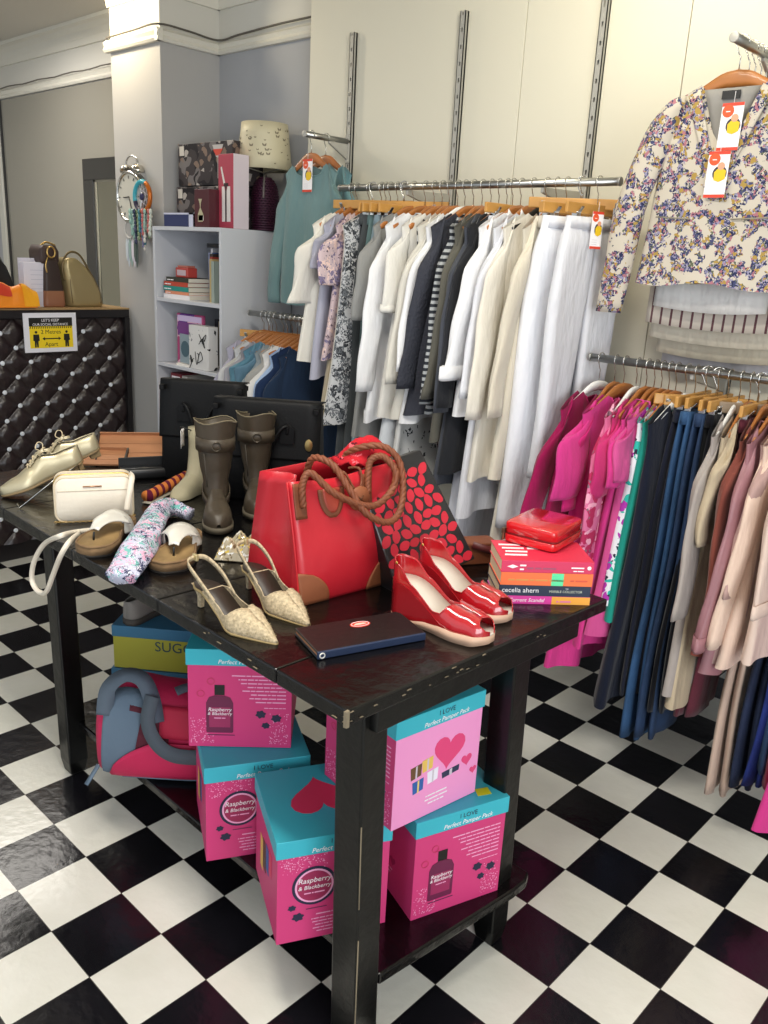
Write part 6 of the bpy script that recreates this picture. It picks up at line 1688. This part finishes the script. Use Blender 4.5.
clipped(0.082, ZL, 1.28, .36, cloth('#5e2a36'), 'burgundy folded trousers beneath a greyish clip hanger', w=.22, span=.15)
top(0.112, ZL, .62, cloth('#7c4238'), 'rust brown shawl-necked top', 'beside the mauve leather jacket', sleeve=.45, span=.19)
top(0.147, ZL, .58, mat('#9a6c72', .5, var=.06, bump=.15, bscale=40), 'dusty mauve leather-look jacket', 'on the right rail', sleeve=.60, span=.21, name='jacket', cat='jacket', r0=.06, r1=.05, cuff=.05)
top(0.177, ZL, .62, cloth('#b3948e'), 'rose beige ruffled cardigan', 'right of the mauve jacket', sleeve=.42, span=.195, folds=1.8, name='cardigan', cat='cardigan')
top(0.207, ZL, .62, cloth('#dfc4b2'), 'pale peach blouse', 'left of the rolled-sleeve shirt', sleeve=.58, span=.205, name='blouse', cat='blouse')
clipped(0.222, ZL, 1.28, .16, cloth('#c0a898'), 'long pale pink-beige trousers reaching nearly to the floor', w=.26, span=.16, th=.026)
top(0.257, ZL, .66, cloth('#d5bfb2'), 'blush linen shirt with rolled sleeves', 'on the right rail', sleeve=.44, span=.215, r0=.065, r1=.058, cuff=.045, neck='collar', collar=True, name='shirt', cat='shirt')
clipped(0.294, ZL, 1.30, .22, DENN, 'navy jeans right of the blush shirt', w=.27, span=.16, th=.026)
clipped(0.327, ZL, 1.30, .24, ROY, 'royal blue jeans between the navy and steel blue pairs', w=.27, span=.16, th=.024)
clipped(0.357, ZL, 1.30, .30, mat('#2c4668', .85, var=.2, scale=9, bump=.3, bscale=200), 'steel blue jeans right of the royal blue pair', w=.26, span=.16, th=.024)
clipped(0.387, ZL, 1.28, .26, cloth('#8a1a3c'), 'crimson trousers near the right edge', w=.26, span=.16)
top(0.427, ZL, .20, HOT, 'hot pink long dress at the far right', 'of the right rail', span=.20, name='dress', cat='dress', hem=.27, sleeve=.2)
clip_hanger((-.08, RY, ZL), -.95, 'amber wooden clip hanger turned across the denim jeans', .15, clips=(.11,))
clip_hanger((-.045, RY, ZL), -1.0, 'second amber wooden clip hanger over the black trousers', .15, clips=(.11,))
clip_hanger((.085, RY, ZL), -1.0, 'greyish wooden clip hanger over the burgundy trousers', .15, mat('#8f7d68', .5), clips=(.11,))

# ---- left lower rail
lows = [
 (-2.31, '#a7a4b4', 'lavender grey long-sleeved top', 'first on the lower left rail', .55, .19),
 (-2.275, '#b4b2ac', 'stone grey top', 'second on the lower left rail', .3, .18),
 (-2.245, '#c4c4c6', 'light grey top', 'beside the stone grey one', .3, .19),
 (-2.215, '#9a98a0', 'mid-grey cotton top', 'left of the teal blue tee', .25, .18),
 (-2.165, '#5b8496', 'teal blue tee', 'with turquoise piping on the lower left rail', .20, .20),
 (-2.135, '#5f8094', 'dusty blue top', 'behind the teal blue tee', .2, .185),
 (-2.10, '#8b9498', 'blue-grey long top', 'in the middle of the lower left rail', .5, .19),
 (-2.065, '#a3a19c', 'pale grey buttoned top', 'left of the white blouse', .3, .185),
 (-2.03, '#dddad6', 'white blouse', 'on the lower left rail beside the pale blue one', .5, .195),
 (-1.995, '#9fb6d8', 'pale sky blue blouse', 'on the lower left rail', .4, .19),
 (-1.955, '#1f3050', 'navy blouse', 'on the lower left rail', .45, .20),
 (-1.92, '#22324a', 'dark blue denim shirt', 'right of the navy blouse', .5, .19)]
for i, (x, c, sh_, ex, sl, sp_) in enumerate(lows):
    top(x+.045, ZL, .72, cloth(c), sh_, ex, sleeve=sl, span=sp_, r0=.055 if sl > .25 else .07, kind='wood', rz=-.30+.05*math.sin(i*2.3), nw=.115)
clip_hanger((-2.22, RY, ZL), -1.15, 'yellow wooden clip hanger turned across the lower left rail', .16, clips=(.12,))

# ---- two teal cardigans on the short arm (they face the camera side, -Y)
TEAL = cloth('#6d8c8e')
for k, (y, lb, c, kk) in enumerate(((.50, 'dusty teal long-sleeved cardigan at the front of the short wall arm', '#6f8b8c', 1), (.585, 'lighter teal cardigan hanging behind its twin on the short wall arm', '#6f949a', 1))):
    wood_hanger((-2.008, y, 2.215), -PI/2+(-.02), 'wooden hanger of the '+('front' if k == 0 else 'rear')+' teal cardigan on the short wall arm', mat('#a8683a', .4, var=.18, scale=14, coat=.2), .17)
    g = garment('cardigan', (-2.008, y, 2.215), -PI/2+(-.02), cloth(c), .72 if k == 0 else .66, lb, 'cardigan', sleeve=.56, span=.175, seed=40+k, neck='round', r0=.055, r1=.04, hem=.19, spread=.03, sway=0, splay=.06, nw=.105)
price_tag((-2.0, .473, 2.115), -PI/2, 'swing tag with yellow picture on the front teal cardigan', .135, .062)

# ---- floral jacket and folded trousers on the right arm
JX, JY, JZ = -.13, .445, 2.35
FLO = pattern('#c6bdae', [('#5f6450', 1.3, .46), ('#464a6c', 1.2, .48), ('#8f8aa6', 1.5, .42), ('#a8707a', 1.1, .36), ('#2c3050', 2.0, .38), ('#a88c4a', .9, .34)], 46, warp=.62)
jrz = -PI/2+.02
wood_hanger((JX, JY, JZ), jrz, 'wooden hanger holding the floral jacket', WOOD, .20)
r = garment('jacket', (JX, JY, JZ), jrz, FLO, .665, 'cream jacket printed with blue, pink and yellow flowers hanging at top right', 'jacket', sleeve=0, span=.20, seed=77, neck='v', hem=.225, th=.06, folds=.4, sway=0)
# (v-neck opening edges, lapel bands and sleeves of the jacket)
for s in (-1, 1):
    n = 18; rings = []
    for j in range(19):
        v = j/18
        y = s*(.172+.055*(1-(1-min(1, v*1.6))**2)+.075*v); z = -.150-.615*v
        ry = .060-.016*v; rx = .040-.012*v
        if v < .08: ry *= .6+5*v; 
        rings.append([Vector((.018*math.sin(3.0*v)+.012+rx*math.cos(2*PI*k/n)*(1+.08*math.sin(4*2*PI*k/n+8*v)), y+ry*math.sin(2*PI*k/n)*(1+.06*math.sin(3*2*PI*k/n+11*v)), z-s*.02*math.sin(2*PI*k/n)*(1-v))) for k in range(n)])
    MB().loft(rings).build('sleeve', FLO, r)
    MB().grid(lambda u, v: (.036+.006*math.sin(3*v), s*(.085*(1-v)**.9+.004+.032*u*(1-v*.3)), -.118-.22*v-.018*u), 6, 16).build('lapel', FLO, r, solid=.003)
LIN = cloth('#8f8c88')
MB().grid(lambda u, v: (.020, (u-.5)*.165*(1-v), -.120-.22*v), 8, 10).build('lining', LIN, r, solid=.002)
MB().box(.024, .027, -.026, .026, -.150, -.128).build('neck_label', BLACKP, r, smooth=False)
MB().ribbon([(.040, -.17, -.47), (.042, -.06, -.475)], .004, .002, up=(1, 0, 0)).build('pocket_seam', cloth('#8f8878'), r)
MB().ribbon([(.040, .06, -.475), (.042, .17, -.47)], .004, .002, up=(1, 0, 0)).build('pocket_seam', cloth('#8f8878'), r)
MB().ribbon([(.034, .004, -.28), (.036, .0, -.48), (.036, .006, -.65)], .003, .0015, up=(1, 0, 0)).build('front_edge', cloth('#8f8878'), r)
price_tag((JX+.022, JY-.048, JZ-.165), -PI/2, 'upper swing tag with yellow picture inside the neck of the floral jacket', .125, .062, 0, .0)
price_tag((JX+.008, JY-.056, JZ-.292), -PI/2, 'lower swing tag overlapping the front of the floral jacket', .125, .062, 0, .0)
def folded_pair(y, zt, zb, w, m, label, name='folded_trousers', off=0, cat='trousers', hang_=True):
    """trousers folded over the bar of a hanger"""
    r = root(name, (JX+off, y, zt), -PI/2, label, cat)
    h = zt-zb; n = 26
    prof = []
    def sheet(x0, hh, ph):
        return lambda u, v: (x0+.006*math.sin(u*9+ph)+.010*v, (u-.5)*w*(1+.05*v), -hh*v+.012*math.sin(PI*u)*-1*v)
    MB().grid(sheet(.014, h, .3), n, 12).build('front_fold', m, r, solid=.010)
    MB().grid(sheet(-.014, h*.88, 1.7), n, 12).build('back_fold', m, r, solid=.010)
    MB().tube([(0, -w/2, -.002), (0, w/2, -.002)], .016, n=10).build('top_fold', m, r)
    if hang_: wood_hanger((JX, y, JZ), -PI/2, 'wooden hanger of the '+label.split(' hung')[0].split(' showing')[0], WOOD, .20)
    return r
folded_pair(.515, 2.20, 1.615, .34, cloth('#dad9d6'), 'white folded trousers hung directly behind the floral jacket')
folded_pair(.56, 2.20, 1.56, .42, stripes('#cfc6ba', '#6a4a4e', 1, .034, .22), 'cream folded trousers with brown stripes hung behind the white pair')
folded_pair(.605, 2.20, 1.51, .42, cloth('#d3ccba'), 'ivory folded trousers showing below the striped pair')
folded_pair(.645, 2.20, 1.46, .40, cloth('#cfc8b4'), 'pale ecru folded trousers, lowest behind the floral jacket')
r = garment('top', (JX, .685, JZ), -PI/2, cloth('#b9b8bc'), .93, 'pale grey rounded-hem top at the back of the jacket arm', 'top', span=.20, seed=5, hem=.22, th=.02, sway=0)
wood_hanger((JX, .685, JZ), -PI/2, 'wooden hanger at the back of the jacket arm holding the pale grey top', WOOD, .20)
# ------------------------------------------------------------------ light
w = bpy.data.worlds.new('daylight'); S.world = w; w.use_nodes = True
bg = w.node_tree.nodes['Background']; bg.inputs['Color'].default_value = (.86, .93, 1.0, 1); bg.inputs['Strength'].default_value = .92
def area(name, loc, target, size, energy, col=(1, 1, 1), sy=None):
    l = bpy.data.lights.new(name, 'AREA'); l.energy = energy; l.color = col; l.shape = 'RECTANGLE'; l.size = size; l.size_y = sy or size
    o = bpy.data.objects.new(name, l); COL.objects.link(o); o.location = loc
    o.rotation_euler = (Vector(target)-Vector(loc)).to_track_quat('-Z', 'Y').to_euler(); return o
area('ceiling_light', (-.2, -1.4, ZC-.06), (-.2, -1.4, 0), 1.2, 55, (1, .95, .86), .35)
area('ceiling_light', (-4.5, -.25, ZC-.06), (-4.5, -.25, 0), .6, 30, (1, .95, .88), 1.1)
area('spot_light', (-3.50, .12, ZC-.08), (-3.36, .44, 2.78), .12, 8, (1, .86, .6))
area('spot_light', (-.3, -.05, ZC-.10), (-.6, .74, 2.7), .25, 9, (1, .93, .72))
area('shop_window', (3.4, -2.6, 1.6), (-1, 0, 1.0), 2.2, 95, (.93, .97, 1.0), 2.4)
S.view_settings.view_transform = 'Standard'; S.view_settings.look = 'None'
S.view_settings.gamma = 1; S.view_settings.use_curve_mapping = False
S.view_settings.exposure = 0

# lettering curves become plain meshes
dg = bpy.context.evaluated_depsgraph_get()
for o in [o for o in COL.objects if o.type == 'FONT']:
    me = bpy.data.meshes.new_from_object(o.evaluated_get(dg))
    n = bpy.data.objects.new('lettering', me); COL.objects.link(n)
    n.parent = o.parent; n.matrix_local = o.matrix_local.copy()
    if not me.materials: me.materials.append(o.data.materials[0])
    bpy.data.objects.remove(o, do_unlink=True)
